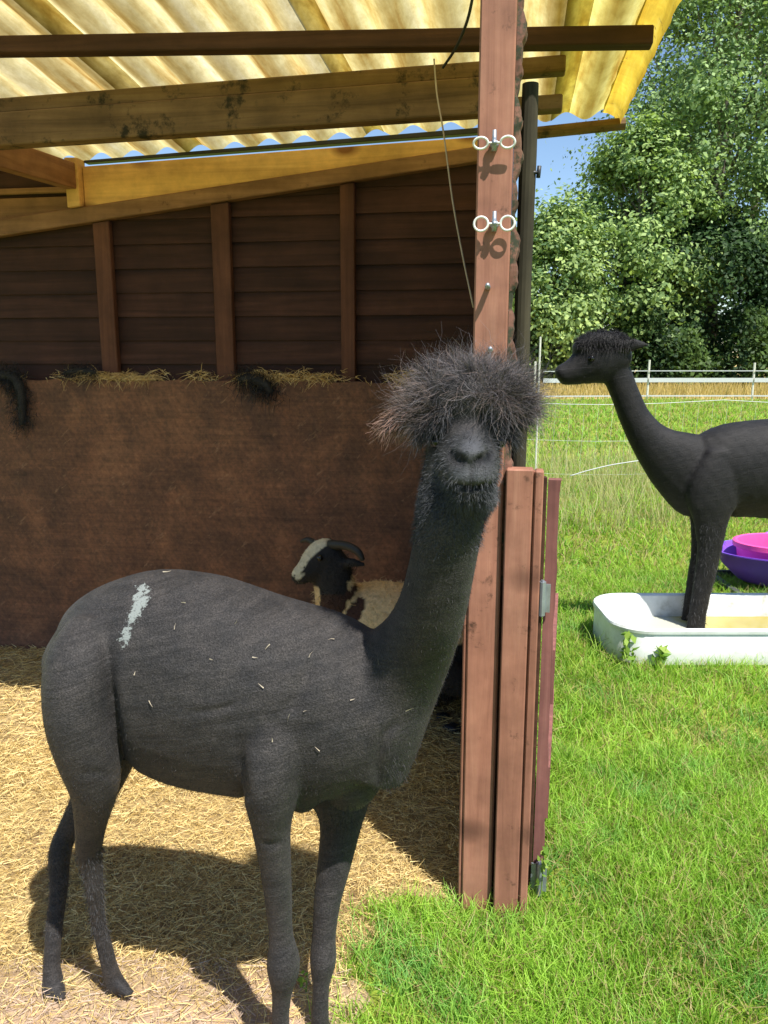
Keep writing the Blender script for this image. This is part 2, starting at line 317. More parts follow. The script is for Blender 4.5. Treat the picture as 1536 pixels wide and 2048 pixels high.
# back wall boards, shiplap: each one overlaps the board below it
bh, z = 0.098, 0.03
while z < 2.3:
    poly = [(S_LEFT, z), (S_R, z), (S_R, min(z + bh, rail_top(S_R)))] + ([(s_blk1 + (z + bh - rail_top(s_blk1)) * (S_R - s_blk1) / (rail_top(S_R) - rail_top(s_blk1)), z + bh)] if rail_top(s_blk1) < z + bh < rail_top(S_R) else []) + [(s_blk1, min(z + bh, rail_top(s_blk1))), (S_LEFT, min(z + bh, roof_z(S_LEFT, T_WALL) - AMP * 2))]
    if z < rail_top(s_blk1) - 0.01:
        bm = bmesh.new()
        zt = [p[1] for p in poly]
        if min(zt[2:]) > z + 0.004:
            a = [bm.verts.new(W(s, T_WALL - (0.016 if i < 2 else 0.004), zz)) for i, (s, zz) in enumerate(poly)]; c_ = [bm.verts.new(W(s, T_WALL + 0.008, zz)) for s, zz in poly]
            k = len(poly); bm.faces.new(a); bm.faces.new(c_[::-1])
            for i in range(k): bm.faces.new((a[i], c_[i], c_[(i + 1) % k], a[(i + 1) % k]))
            bm_obj('wall_board', bm, M['wall'], shed)
        else: bm.free()
    if z + bh > rail_top(s_blk1) - 0.03 and z < roof_z(S_LEFT, T_WALL) - 0.02:   # short boards left of the block run up to the roof
        if z > rail_top(s_blk1) - 0.01:
            box_obj('wall_board', S_LEFT, s_blk0 - 0.004, T_WALL - 0.012, T_WALL + 0.008, z + .002, min(z + bh, roof_z(S_LEFT, T_WALL) - 0.0) if z + 2 * bh < roof_z(S_LEFT, T_WALL) else roof_z(S_LEFT, T_WALL) - 0.005, M['wall'], shed, 0.002)
    if z + bh > rail_top(s_blk1) and z < rail_top(S_R):                           # tapering boards under the sloping rail
        f = lambda s: rail_top(s) - 0.004
        sl = S_LEFT
        ks = (f(S_R) - f(s_blk1)) / (S_R - s_blk1); s_in = max(s_blk1, s_blk1 + (z + 0.004 - f(s_blk1)) / ks); s_full = min(S_R, s_blk1 + (z + bh - f(s_blk1)) / ks)
        if z >= rail_top(s_blk1) - 0.01 and s_in < S_R - 0.02:
            poly = [(s_in, z), (S_R, z), (S_R, min(z + bh, f(S_R)))] + ([(s_full, z + bh)] if s_full < S_R - 0.001 else [])
            prism_obj('wall_board', poly, T_WALL - 0.012, T_WALL + 0.008, M['wall'], shed, 0)
    z += bh
for xa, xb in ((192, 224), (426, 462), (681, 709)):
    sa, sb = PW(xa, 560, 0.05)[0], PW(xb, 560, 0.05)[0]
    prism_obj('stud', [(sa, 0.1), (sb, 0.1), (sb, rail_bot(sb) - .002), (sa, rail_bot(sa) - .002)], T_WALL - 0.05, T_WALL - 0.017, M['stud'], shed)
prism_obj('sloping_rail', [(S_LEFT, rail_bot(S_LEFT)), (S_R, rail_bot(S_R)), (S_R, rail_top(S_R)), (S_LEFT, rail_top(S_LEFT))], T_WALL - 0.065, T_WALL - 0.018, M['rail'], shed)
prism_obj('fascia_plank', [(s_blk1 + .002, rail_top(s_blk1) + .001), (S_R, rail_top(S_R) + .001), (S_R, plank_top(S_R)), (s_blk1 + .002, plank_top(s_blk1))], T_WALL - 0.05, T_WALL - 0.02, M['yellow'], shed)
prism_obj('packing_block', [(s_blk0, rail_top(s_blk0) + .001), (s_blk1, rail_top(s_blk1) + .001), (s_blk1, PW(180, 324)[1]), (s_blk0, PW(155, 324)[1])], T_WALL - 0.085, T_WALL - 0.02, M['yellow'], shed)
prism_obj('eaves_strip', [(s_blk1, gap_top(s_blk1)), (S_R + .1, gap_top(S_R + .1)), (S_R + .1, roof_z(S_R + .1, T_WALL) - AMP * 1.9), (s_blk1, roof_z(s_blk1, T_WALL) - AMP * 1.9)], T_WALL - 0.03, T_WALL + 0.01, M['black_strip'], shed, 0.002)
# rafter running from the block towards the front, and an olive strip behind it
q = st(att(150, 352, T_WALL - 0.08)); t_r = T_WALL - 0.08
p1 = W(q[0] - .02, t_r, q[2]); p0 = W(q[0] - .02, 1.95, q[2] - 0.05); bm = bmesh.new(); beam_bm(bm, p0, p1, 0.05, 0.1); bm_obj('rafter', bm, M['rafter'], shed)
for ya, yb in ((372, 384), (392, 436)):
    sa, za = PW(152, ya, 0.03); _, zb = PW(152, yb, 0.03); box_obj('cross_batten', S_LEFT, sa, T_WALL - 0.03, T_WALL - 0.014, zb, za, M['rail'], shed)
# kickboard
km, nt, n, l, b = new_mat('stained_ply')
v = coords(n, l, (1, 1, 1), (0, 0, AZ)); g1 = noise(n, l, v, 3.2, 9, 0.68, 0.5); g2 = noise(n, l, coords(n, l, (60, 60, 14), (0, math.radians(35), AZ)), 1, 6, 0.7)
g3 = noise(n, l, coords(n, l, (45, 45, 12), (0, math.radians(-50), AZ)), 1, 5, 0.7)
r1 = ramp(n, [(0.28, (0.07, 0.034, 0.022)), (0.5, (0.145, 0.064, 0.036)), (0.72, (0.25, 0.115, 0.06))]); l.new(g1, r1.inputs[0])
r2 = ramp(n, [(0.3, (0.78, 0.77, 0.76)), (0.7, (1.2, 1.17, 1.12))]); l.new(g2, r2.inputs[0]); c = mixc(n, l, 1.0, r1.outputs[0], r2.outputs[0], 'MULTIPLY')
g5 = noise(n, l, v, 9, 8, .72); r5 = ramp(n, [(.34, (.68, .70, .72)), (.5, (.92, .9, .88)), (.68, (1.2, 1.12, 1.02))]); l.new(g5, r5.inputs[0]); c = mixc(n, l, 1.0, c, r5.outputs[0], 'MULTIPLY')
g6 = noise(n, l, v, 55, 4, .7); g7 = noise(n, l, coords(n, l, (3, 3, 75), (0, 0, AZ)), 1, 5, .65); r7 = ramp(n, [(.3, (.78, .78, .78)), (.7, (1.2, 1.2, 1.2))]); l.new(g7, r7.inputs[0]); c = mixc(n, l, 1.0, c, r7.outputs[0], 'MULTIPLY')
r6 = ramp(n, [(.3, (.7, .7, .7)), (.7, (1.3, 1.3, 1.3))]); l.new(g6, r6.inputs[0]); c = mixc(n, l, 1.0, c, r6.outputs[0], 'MULTIPLY')
r3 = ramp(n, [(0.60, (0, 0, 0)), (0.75, (1, 1, 1))]); l.new(g3, r3.inputs[0]); c = mixc(n, l, r3.outputs[0], c, (0.28, 0.15, 0.085)); l.new(c, b.inputs['Base Color']); b.inputs['Roughness'].default_value = 0.8
bump(n, l, b, g2, 0.5, 0.004)
Z_KICK = PW(400, 762, 0.09)[1]
bm = bmesh.new(); sa, sb = S_LEFT, S_R; N_ = 60
top = [(sa + (sb - sa) * i / N_, Z_KICK + 0.004 * math.sin(i * 1.7) + 0.003 * math.sin(i * .6)) for i in range(N_ + 1)]
prism(bm, [(sa, 0.02), (sb, 0.02)] + top[::-1], T_WALL - 0.09, T_WALL - 0.068, 0); bm_obj('kickboard', bm, km, shed)
# side wall behind the corner post, seen edge-on
z = 0.03
while z < 2.05:
    box_obj('side_board', S_POST + 0.012, S_POST + 0.03, T_FRONT + 0.08, T_WALL + 0.0, z, z + bh - 0.003, M['wall'], shed, 0.002); z += bh
# corner post: front face, side face with flaking bark
pw = 0.078
zt = roof_z(S_POST, T_FRONT) - 0.03
bm = bmesh.new(); box(bm, S_POST, S_POST + pw, T_FRONT, T_FRONT + 0.075, -0.05, zt, 0.004); bm_obj('corner_post', bm, M['post'], shed)
bm = bmesh.new()
for i in range(0):                                                     # waney strip nailed to the post's side, uneven edge
    z0 = 0.9 + i * (zt - 0.9) / 46; z1 = 0.9 + (i + 1) * (zt - 0.9) / 46; e = 0.016 + 0.006 * math.sin(i * .9) + 0.005 * math.sin(i * 2.3)
    box(bm, S_POST + pw + .001, S_POST + pw + e, T_FRONT + 0.015 + .003 * math.sin(i * 1.4), T_FRONT + 0.07, z0, z1)
ring = []
for i in range(121):
    z0 = 0.9 + (zt - 0.9) * i / 120; e = 0.013 + 0.004 * math.sin(i * .31) + 0.003 * math.sin(i * .83 + 1) + .0015 * math.sin(i * 2.1); d_ = .004 * math.sin(i * .47)
    ring.append([bm.verts.new(W(s_, t_, z0)) for s_, t_ in ((S_POST + pw + .001, T_FRONT + .012 + d_), (S_POST + pw + e, T_FRONT + .018 + d_), (S_POST + pw + e * 1.2, T_FRONT + .05), (S_POST + pw + .001, T_FRONT + .07))])
for A, B in zip(ring, ring[1:]):
    for j in range(4): bm.faces.new((A[j], A[(j + 1) % 4], B[(j + 1) % 4], B[j]))
bm.faces.new(ring[0][::-1]); bm.faces.new(ring[-1]); bm_obj('bark_strip', bm, M['postside'], shed)
# the left-hand moulding of the post's lower half
box_obj('edge_bead', S_POST - 0.010, S_POST - 0.001, T_FRONT + 0.006, T_FRONT + 0.05, 0.0, 1.12, M['post'], shed, 0.003)
# gate board beside the post with a groove near its right edge
zb = at(1035, 935, 1.88).z
sA = st(att(996, 1500, T_FRONT - 0.01))[0]; sB = st(att(1066, 1500, T_FRONT - 0.01))[0]; sg = sA + (sB - sA) * 0.72
bm = bmesh.new()
prism(bm, [(sA, -0.03), (sg, -0.03), (sg, zb), (sA, zb)], T_FRONT - 0.02, T_FRONT + 0.03, 0.003); prism(bm, [(sg + .004, -0.03), (sB, -0.03), (sB, zb - .003), (sg + .004, zb - .003)], T_FRONT - 0.018, T_FRONT + 0.03, 0.003)
prism(bm, [(sg - .002, -0.03), (sg + .006, -0.03), (sg + .006, zb - .006), (sg - .002, zb - .006)], T_FRONT - 0.006, T_FRONT + 0.028, 0)
bm_obj('jamb_board', bm, M['post'], shed)
box_obj('gap_shade_strip', S_POST + pw - .01, sB + .012, T_FRONT + 0.078, T_FRONT + 0.092, 0.0, zb - .03, M['purlin'], shed)  # dark strip added behind the gaps to stand in for their shade
# insulators and screws on the post
def insulator(x, y, spread):
    p = att(x, y, T_FRONT); bm = bmesh.new(); tube(bm, [p + sw * 0.004, p - sw * 0.026], [0.0055, 0.005], 10); tube(bm, [p - sw * 0.003, p - sw * 0.011], [0.010, 0.009], 12)
    tube(bm, [p - sw * 0.017 + Vector((0, 0, -.016)), p - sw * 0.019 + Vector((0, 0, .026))], [0.006, 0.0045], 10)
    o = bm_obj('insulator', bm, M['steel'], shed, True)
    for sgn in (-1, 1):
        c_ = p - sw * 0.020 + su * (sgn * 0.029); bm = bmesh.new(); ax = Vector((0, 0, 1)) * spread - sw * (1 - spread) * 0.8
        tube(bm, [c_ + su * (0.0155 * math.cos(a)) + ax * (0.0150 * math.sin(a)) for a in (2 * math.pi * i / 20 for i in range(20))], 0.0028, 8, True)
        tube(bm, [c_ - su * (sgn * .0145), p - sw * 0.019 + su * (sgn * .004)], 0.0024, 6); bm_obj('wire_ring', bm, M['white_plastic'], o, True)
insulator(989, 290, 0.75); insulator(989, 450, 1.0)
for x, y in ((976, 575), (981, 700)):
    p = att(x, y, T_FRONT); bm = bmesh.new(); tube(bm, [p + sw * .003, p - sw * 0.018, p - sw * 0.030 + Vector((0, 0, .004))], [0.006, 0.0065, 0.0045], 10); bm_obj('screw', bm, M['steel'], shed, True)
# roof: purlins and beam
S_VERGE0, S_VERGE1 = st(att(1345, 0, T_FRONT))[0], PW(1240, 205)[0]
def purlin(xm, ym, hpx, x_end, mat, tdep, name='purlin', parent=None, off=0.0, board=None):
    t = roof_t(xm, ym, 2 * AMP) + 0.0; s_e = st(att(x_end, ym, t))[0]; h = hpx * pxm(att(xm, ym, t)); f = lambda s: roof_z(s, t) - 2 * AMP - off - 0.001
    return t, h, prism_obj(name, [(S_LEFT, f(S_LEFT) - h), (s_e, f(s_e) - h), (s_e, f(s_e)), (S_LEFT, f(S_LEFT))], t, t + tdep, mat, parent or shed)
purlin(560, 60, 33, 1308, M['purlin'], 0.05)
t_b = roof_t(520, 140, 2 * AMP); h_b = 30 * pxm(att(520, 140, t_b)); s_e1 = st(att(1132, 120, t_b))[0]
s_mid = st(att(640, 160, t_b))[0]; s_e = S_POST + 0.02; u_ = pxm(att(520, 140, t_b)); KB = 0.040; f = lambda s, o_: roof_z(s, t_b) - 2 * AMP - .014 - o_ + KB * (s - s_mid)
h2 = 66 * u_
prism_obj('roof_beam', [(S_LEFT, f(S_LEFT, h_b + h2)), (s_e, f(s_e, h_b + h2)), (s_e, f(s_e, h_b)), (S_LEFT, f(S_LEFT, h_b))], t_b - 0.012, t_b + 0.05, M['beam'], shed, 0.004)
s_e2 = st(att(1126, 187, t_b))[0]
prism_obj('beam_batten', [(S_LEFT, f(S_LEFT, h_b)), (s_e1, f(s_e1, h_b)), (s_e1, f(s_e1, 0)), (S_LEFT, f(S_LEFT, 0))], t_b, t_b + 0.05, M['beam'], shed, 0.004)
prism_obj('beam_batten', [(s_e + .002, f(s_e, h_b + h2)), (s_e2, f(s_e2, h_b + h2)), (s_e2, f(s_e2, h_b + h2 - 28 * u_)), (s_e + .002, f(s_e, h_b + h2 - 28 * u_))], t_b, t_b + 0.05, M['beam'], shed, 0.004)
s_e3 = PW(1252, 220)[0]
bm = bmesh.new(); tube(bm, [W(S_R, T_WALL - .0, roof_z(S_R, T_WALL) - AMP * 2 - .03), W(s_e3, T_WALL - .0, roof_z(s_e3, T_WALL) - AMP * 2 - .02)], 0.022, 10); bm_obj('eaves_pole', bm, M['beam'], shed)
# roof sheets: translucent corrugated plastic, stained in stripes
rm, nt, n, l, b = new_mat('corrugated_plastic')
uvn = n.new('ShaderNodeAttribute'); uvn.attribute_name = 'st'; mp = n.new('ShaderNodeMapping'); mp.inputs['Scale'].default_value = (13.7, 0.9, 1); l.new(uvn.outputs['Vector'], mp.inputs['Vector'])
g1 = noise(n, l, mp.outputs[0], 1.0, 5, 0.6)
r1 = ramp(n, [(0.34, (0.52, 0.31, 0.08)), (0.42, (0.76, 0.60, 0.26)), (0.52, (0.92, 0.82, 0.46)), (0.66, (0.97, 0.91, 0.64)), (0.8, (0.66, 0.63, 0.46))]); l.new(g1, r1.inputs[0])
mp2 = n.new('ShaderNodeMapping'); mp2.inputs['Scale'].default_value = (30, 9, 1); l.new(uvn.outputs['Vector'], mp2.inputs['Vector']); g2 = noise(n, l, mp2.outputs[0], 1.0, 7, 0.72)
r2 = ramp(n, [(0.3, (0.55, 0.48, 0.32)), (0.62, (1.0, 1.0, 1.0))]); l.new(g2, r2.inputs[0]); c = mixc(n, l, 0.8, r1.outputs[0], r2.outputs[0], 'MULTIPLY')
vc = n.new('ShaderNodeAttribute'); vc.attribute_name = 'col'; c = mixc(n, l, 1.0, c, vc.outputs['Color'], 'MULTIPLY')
l.new(c, b.inputs['Base Color']); b.inputs['Roughness'].default_value = 0.45
tr = n.new('ShaderNodeBsdfTranslucent'); l.new(c, tr.inputs['Color']); mx = n.new('ShaderNodeMixShader'); mx.inputs[0].default_value = 0.62
l.new(b.outputs[0], mx.inputs[1]); l.new(tr.outputs[0], mx.inputs[2]); l.new(mx.outputs[0], n['Material Output'].inputs['Surface'])
T_EAVE0, T_EAVE1 = T_FRONT + 0.01, T_WALL + 0.045
def roof_sheet(s0, s1, dz, tint):
    k = max(8, int((s1 - s0) / PITCHW * 14)); ss = np.linspace(s0, s1, k); tt = np.linspace(T_EAVE0, T_EAVE1, 14); S_, T_ = np.meshgrid(ss, tt)
    Z_ = rz1 + roof_slope(T_) * (S_ - rs1) + RB * (T_ - T_WALL) + AMP + AMP * np.cos(2 * np.pi * S_ / PITCHW) + dz + .002 * wob(S_ * 2, T_ * 2)
    V = np.stack([S_ * su.x + T_ * sw.x, S_ * su.y + T_ * sw.y, Z_], -1).reshape(-1, 3); I = (np.arange(13)[:, None] * k + np.arange(k - 1)[None]).ravel()
    o = np_obj('roof_sheet', V, np.stack([I, I + 1, I + 1 + k, I + k], 1), rm, shed, None, True)
    c_ = np.ones((len(V), 3)) * tint
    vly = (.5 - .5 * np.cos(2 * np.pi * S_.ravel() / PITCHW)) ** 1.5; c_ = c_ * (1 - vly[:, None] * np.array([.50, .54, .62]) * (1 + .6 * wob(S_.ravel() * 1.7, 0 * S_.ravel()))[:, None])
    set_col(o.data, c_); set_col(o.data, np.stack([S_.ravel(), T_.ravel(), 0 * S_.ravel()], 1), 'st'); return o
edges = [S_LEFT - .3, -2.05, -1.30, -0.55, 0.16, S_VERGE0]
tints = [(0.78, 0.75, 0.66), (0.82, 0.79, 0.72), (.86, .84, .78), (.86, .84, .70), (.88, .88, .52)]
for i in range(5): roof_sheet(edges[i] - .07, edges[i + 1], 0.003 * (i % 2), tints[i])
vm = grain_mat('yellow_lichen_trim', [(0.3, (0.50, 0.30, 0.03)), (0.55, (0.75, 0.52, 0.06)), (0.8, (0.85, 0.68, 0.16))], 't', 0.7, 0.004, stain=((0.25, 0.16, 0.04), 30, 0.6), vary=0.02)
vt = vm.node_tree; tr = vt.nodes.new('ShaderNodeBsdfTranslucent'); mx = vt.nodes.new('ShaderNodeMixShader'); mx.inputs[0].default_value = 0.5; pb = vt.nodes['Principled BSDF']
vt.links.new(pb.inputs['Base Color'].links[0].from_socket, tr.inputs['Color']); vt.links.new(pb.outputs[0], mx.inputs[1]); vt.links.new(tr.outputs[0], mx.inputs[2]); vt.links.new(mx.outputs[0], vt.nodes['Material Output'].inputs['Surface'])
V = []; prof = [(0, 0.004), (0.022, 0.0), (0.045, -0.012), (0.058, -0.032), (0.062, -0.055)]; tt = np.linspace(T_EAVE0, T_EAVE1, 30)
for t in tt:
    for a, z_ in prof: w_ = W(S_VERGE0 - 0.01 + a + .002 * math.sin(t * 31), t, roof_z(S_VERGE0, t) + z_ + .002 * math.sin(t * 47)); V.append(w_)
I = (np.arange(29)[:, None] * 5 + np.arange(4)[None]).ravel(); np_obj('verge_trim', V, np.stack([I, I + 1, I + 6, I + 5], 1), vm, shed, None, True)
# ------------------------------------------------------------------ round post, gate, twine, cord
fp = empty('round_post', W(S_POST + 0.1, T_FRONT + 0.14, 0), 'grey green round wooden post standing close behind the red brown corner post', 'post')
pb_ = att(1033, 1000, T_FRONT + 0.14); zt = att(1058, 168, T_FRONT + 0.14).z; bm = bmesh.new()
base = Vector((pb_.x, pb_.y, 0)); tube(bm, [base + Vector((0.0008 * math.sin(i), 0, -0.05 + (zt + 0.05) * i / 14)) for i in range(15)], [0.0215 - 0.002 * i / 14 + .0008 * math.sin(i * 2.1) for i in range(15)], 14); bm_obj('shaft', bm, M['greypost'], fp, False)
bm = bmesh.new(); p = att(1068, 345, T_FRONT + .13); tube(bm, [p - su * .02, p + su * .012], .004, 8); tube(bm, [p + su * .01 - Vector((0, 0, .012)), p + su * .012 + Vector((0, 0, .014))], .005, 8); bm_obj('insulator', bm, M['black_strip'], fp, True)
gate = empty('wooden_gate', at(1090, 1795, 1.93), 'narrow red brown plank gate standing open behind the corner post on two grey hinges', 'gate')
ga = math.radians(13.0); gu = Vector((math.sin(ga), math.cos(ga), 0)); gn = Vector((math.cos(ga), -math.sin(ga), 0)); g0 = at(1066, 1790, 1.93); g0.z = 0.03
def gbox(name, a0, a1, b0, b1, z0, z1, mat, waney=0.0):
    bm = bmesh.new(); k = 24; V0 = []
    for i in range(k + 1):
        z_ = z0 + (z1 - z0) * i / k; e = waney * (math.sin(i * 1.1 + z0 * 9) + .6 * math.sin(i * 2.7))
        V0.append([bm.verts.new(g0 + gu * a + gn * bb + Vector((0, 0, z_))) for a, bb in ((a0, b0), (a1, b0), (a1, b1 + e), (a0, b1 + e))])
    for A, B in zip(V0, V0[1:]):
        for j in range(4): bm.faces.new((A[j], A[(j + 1) % 4], B[(j + 1) % 4], B[j]))
    bm.faces.new(V0[0]); bm.faces.new(V0[-1][::-1]); return bm_obj(name, bm, mat, gate)
gbox('stile', 0, 0.035, -0.004, 0.024, 0.0, 1.115, M['red_plank'], 0.0018)
for i in range(6): gbox('plank', 0.036, 0.55, 0.0, 0.020 + (0.010 if i in (1, 3) else 0), 0.02 + i * 0.165, 0.02 + i * 0.165 + 0.15, M['red_plank'])
for y0, y1, xx in ((1162, 1232, 1084), (1722, 1792, 1078)):
    p = at(xx, (y0 + y1) / 2, 1.915); h = (y1 - y0) * pxm(p); bm = bmesh.new(); tube(bm, [p - Vector((0, 0, h / 2)), p + Vector((0, 0, h / 2))], 0.009, 10)
    tube(bm, [p - Vector((0, 0, h / 2 + .004)), p + Vector((0, 0, h / 2 + .004))], 0.0045, 8)
    for s0, s1 in ((-.022, -.002), (.002, .02)): 
        vs8 = [bm.verts.new(p + gn * a + gu * b_ + Vector((0, 0, z_))) for a in (s0, s1) for b_ in (.004, .008) for z_ in (-h * .42, h * .42)]
        for f in ((0, 1, 3, 2), (4, 6, 7, 5), (0, 4, 5, 1), (2, 3, 7, 6), (0, 2, 6, 4), (1, 5, 7, 3)): bm.faces.new([vs8[i] for i in f])
    bm_obj('hinge', bm, M['steel'], gate)
def strand(name, pts, r, mat, label, cat):
    P_ = [Vector(q) for q in spline([tuple(at(*p)) for p in pts], 6)]; bm = bmesh.new(); tube(bm, P_, r, 6); return tag(bm_obj(name, bm, mat, None, True), label, cat)
strand('twine', [(868, 118, 2.35), (874, 190, 2.3), (887, 265, 2.22), (905, 400, 2.12), (925, 510, 2.05), (947, 615, 1.97)], 0.0022, M['twine'], 'pale baling twine hanging slack from the mouldy roof beam to the corner post', 'twine')
strand('cord', [(950, -30, 2.15), (935, 40, 2.2), (912, 95, 2.3), (886, 135, 2.42)], 0.0038, M['cord'], 'short black cord looped from the post top to the roof beam', 'cord')
# ------------------------------------------------------------------ alpacas
am, nt, n, l, b = new_mat('shorn_black_fleece')
v = coords(n, l, (1, 1, 1)); g1 = noise(n, l, v, 300, 3, 0.7); g2 = noise(n, l, v, 22, 6, 0.7); g4 = noise(n, l, coords(n, l, (7, 7, 95), (0, math.radians(12), 0)), 1, 4, 0.6, 0.8)
r1 = ramp(n, [(0.3, (0.013, 0.0125, 0.0127)), (0.5, (0.028, 0.0265, 0.0265)), (0.72, (0.056, 0.052, 0.0515))]); l.new(g1, r1.inputs[0])
r2 = ramp(n, [(0.3, (0.62, 0.64, 0.68)), (0.7, (1.35, 1.27, 1.2))]); l.new(g2, r2.inputs[0]); c = mixc(n, l, 1.0, r1.outputs[0], r2.outputs[0], 'MULTIPLY')
r4 = ramp(n, [(0.35, (0.78, 0.78, 0.78)), (0.65, (1.22, 1.22, 1.22))]); l.new(g4, r4.inputs[0]); c = mixc(n, l, 1.0, c, r4.outputs[0], 'MULTIPLY')
at_ = n.new('ShaderNodeAttribute'); at_.attribute_name = 'col'; sp = n.new('ShaderNodeSeparateColor'); l.new(at_.outputs['Color'], sp.inputs[0])
gk = noise(n, l, v, 75, 5, 0.75); mk = n.new('ShaderNodeMath'); mk.operation = 'MULTIPLY_ADD'; l.new(sp.outputs[0], mk.inputs[0]); mk.inputs[1].default_value = 1.3; 
sb_ = n.new('ShaderNodeMath'); sb_.operation = 'MULTIPLY_ADD'; l.new(gk, sb_.inputs[0]); sb_.inputs[1].default_value = 2.6; sb_.inputs[2].default_value = -2.34; l.new(sb_.outputs[0], mk.inputs[2])
mr = ramp(n, [(0.0, (0, 0, 0)), (0.18, (1, 1, 1))]); l.new(mk.outputs[0], mr.inputs[0]); c = mixc(n, l, mr.outputs[0], c, (0.20, 0.22, 0.21))     # chalk mark on the rump
c = mixc(n, l, sp.outputs[1], c, (0.066, 0.068, 0.074)); c = mixc(n, l, sp.outputs[2], c, (0.004, 0.004, 0.005))                                          # grey muzzle hairs; bare nostril and lip skin; shade painted into the eye hollows
l.new(c, b.inputs['Base Color']); b.inputs['Roughness'].default_value = 0.55; b.inputs['Specular IOR Level'].default_value = 0.17
b.inputs['Sheen Weight'].default_value = 0.045; b.inputs['Sheen Roughness'].default_value = 0.5; b.inputs['Sheen Tint'].default_value = (0.9, 0.87, 0.85, 1)
hs = n.new('ShaderNodeMath'); hs.operation = 'MULTIPLY_ADD'; l.new(g4, hs.inputs[0]); hs.inputs[1].default_value = 0.8; l.new(g1, hs.inputs[2]); bump(n, l, b, hs.outputs[0], 0.7, 0.0032)
M['fleece'] = am
bm = bmesh.new(); YO = -0.07
# torso, chest to rump
limb(bm, [(142, 1372, 1.69, 50, .06), (156, 1358, 1.69, 94, .10), (186, 1346, 1.69, 130, .13), (224, 1335, 1.685, 160, .15), (265, 1333, 1.675, 184, .16), (325, 1338, 1.665, 205, .17), (400, 1360, 1.65, 217, .18), (490, 1382, 1.63, 211, .18),
          (570, 1398, 1.61, 202, .165), (640, 1420, 1.59, 200, .15), (700, 1448, 1.575, 180, .14), (745, 1475, 1.565, 140, .115), (778, 1500, 1.56, 86, .075)], n=4, k=32)
# neck
limb(bm, [(690, 1450, 1.59, 165, .14), (742, 1398, 1.575, 135, .128), (792, 1345, 1.56, 100, .105), (833, 1288, 1.525, 78, .09), (862, 1222, 1.475, 69, .08), (882, 1140, 1.437, 66, .075), (900, 1045, 1.412, 66, .072), (912, 980, 1.415, 68, .072), (922, 900, 1.44, 70, .07)], n=4, k=28)
limb(bm, [(705, 1480, 1.575, 60, .07), (702, 1545, 1.58, 66, .08), (694, 1590, 1.59, 44, .05)], n=4)                     # brisket
limb(bm, [(610, 1480, 1.57, 50, .06), (608, 1560, 1.57, 52, .08), (604, 1600, 1.57, 30, .05)], n=4)
# head, seen from the front
limb(bm, [(924, 840, 1.53, 60, 60), (928, 858, 1.48, 78, 80), (931, 880, 1.44, 80, 71), (934, 905, 1.40, 74, 64), (938, 930, 1.365, 66, 62), (941, 945, 1.335, 54, 54), (942, 953, 1.31, 44, 47), (943, 957, 1.292, 32, 37)], XA, 4, 24)
limb(bm, [(936, 850, 1.41, 24, 24), (940, 880, 1.365, 28, 27), (943, 905, 1.325, 28, 31), (943, 918, 1.291, 18, 29)], XA, 4, 16)                  # bridge of the nose
limb(bm, [(930, 985, 1.42, 46, 66), (936, 992, 1.36, 36, 50), (941, 988, 1.32, 22, 36), (942, 984, 1.305, 13, 26)], XA, 4, 18)                   # lower jaw and chin
for sx_ in (-1, 1): limb(bm, [(936 + sx_ * 55, 868, 1.44, 26, 20), (938 + sx_ * 50, 872, 1.40, 18, 16)], XA, 4, 12)                               # brow over each eye
limb(bm, [(930, 812, 1.52, 66, 85), (934, 803, 1.46, 80, 104), (936, 806, 1.41, 62, 90), (937, 818, 1.385, 40, 64)], XA, 4, 22)    # dense wool cap under the topknot
# near hind leg
limb(bm, [(190, 1250, 1.60, 50, .05), (165, 1330, 1.55, 72, .075), (160, 1420, 1.53, 66, .085), (176, 1500, 1.53, 60, .075), (190, 1570, 1.54, 48, .058), (183, 1640, 1.57, 32.2, 0.0386), (178, 1700, 1.60, 24.8, 0.0331), (184, 1735, 1.61, 20.2, 0.0276), (190, 1785, 1.615, 16.6, 0.0221), (196, 1840, 1.63, 13.8, 0.0184), (208, 1890, 1.64, 14.7, 0.0184), (222, 1945, 1.65, 16.6, 0.0202), (234, 1975, 1.655, 20.2, 0.0230)], n=4)
for dx, dY in ((-7, .012), (9, -.012)): limb(bm, [(232 + dx, 1968, 1.655 + dY, 12, .016), (243 + dx, 1982, 1.645 + dY, 11, .014), (254 + dx, 1989, 1.635 + dY, 6, .009)], n=3, k=12)
# far hind leg
limb(bm, [(215, 1400, 1.79, 90, .07), (210, 1500, 1.81, 66, .065), (185, 1590, 1.80, 42, .05), (140, 1655, 1.79, 22.8, 0.0323), (120, 1705, 1.77, 21.8, 0.0304), (117, 1780, 1.74, 18.1, 0.0228), (109, 1850, 1.71, 17.1, 0.0190), (104, 1930, 1.685, 17.1, 0.0190), (107, 1972, 1.67, 22.8, 0.0247)], n=4)
for dx, dY in ((-11, .004), (11, -.004)): limb(bm, [(106 + dx * .7, 1972, 1.67 + dY, 14, .018), (108 + dx, 1990, 1.65 + dY, 12, .016), (111 + dx * 1.2, 2000, 1.635 + dY, 7, .01)], n=3, k=12)
# near front leg
limb(bm, [(585, 1350, 1.53, 40, .03), (565, 1430, 1.505, 74, .055), (547, 1520, 1.485, 66, .07), (543, 1590, 1.48, 54, .068), (543, 1650, 1.48, 39.6, 0.0495), (551, 1730, 1.48, 31.5, 0.0378), (557, 1800, 1.48, 27.9, 0.0306), (562, 1870, 1.48, 24.8, 0.0274), (567, 1930, 1.475, 34.0, 0.0382), (564, 1985, 1.475, 20.7, 0.0243), (561, 2040, 1.475, 18.0, 0.0198), (566, 2090, 1.475, 21.6, 0.0234), (572, 2120, 1.47, 25.2, 0.0252)], n=4)
limb(bm, [(572, 2112, 1.47, 26, .028), (585, 2130, 1.45, 22, .026)], n=3, k=14)
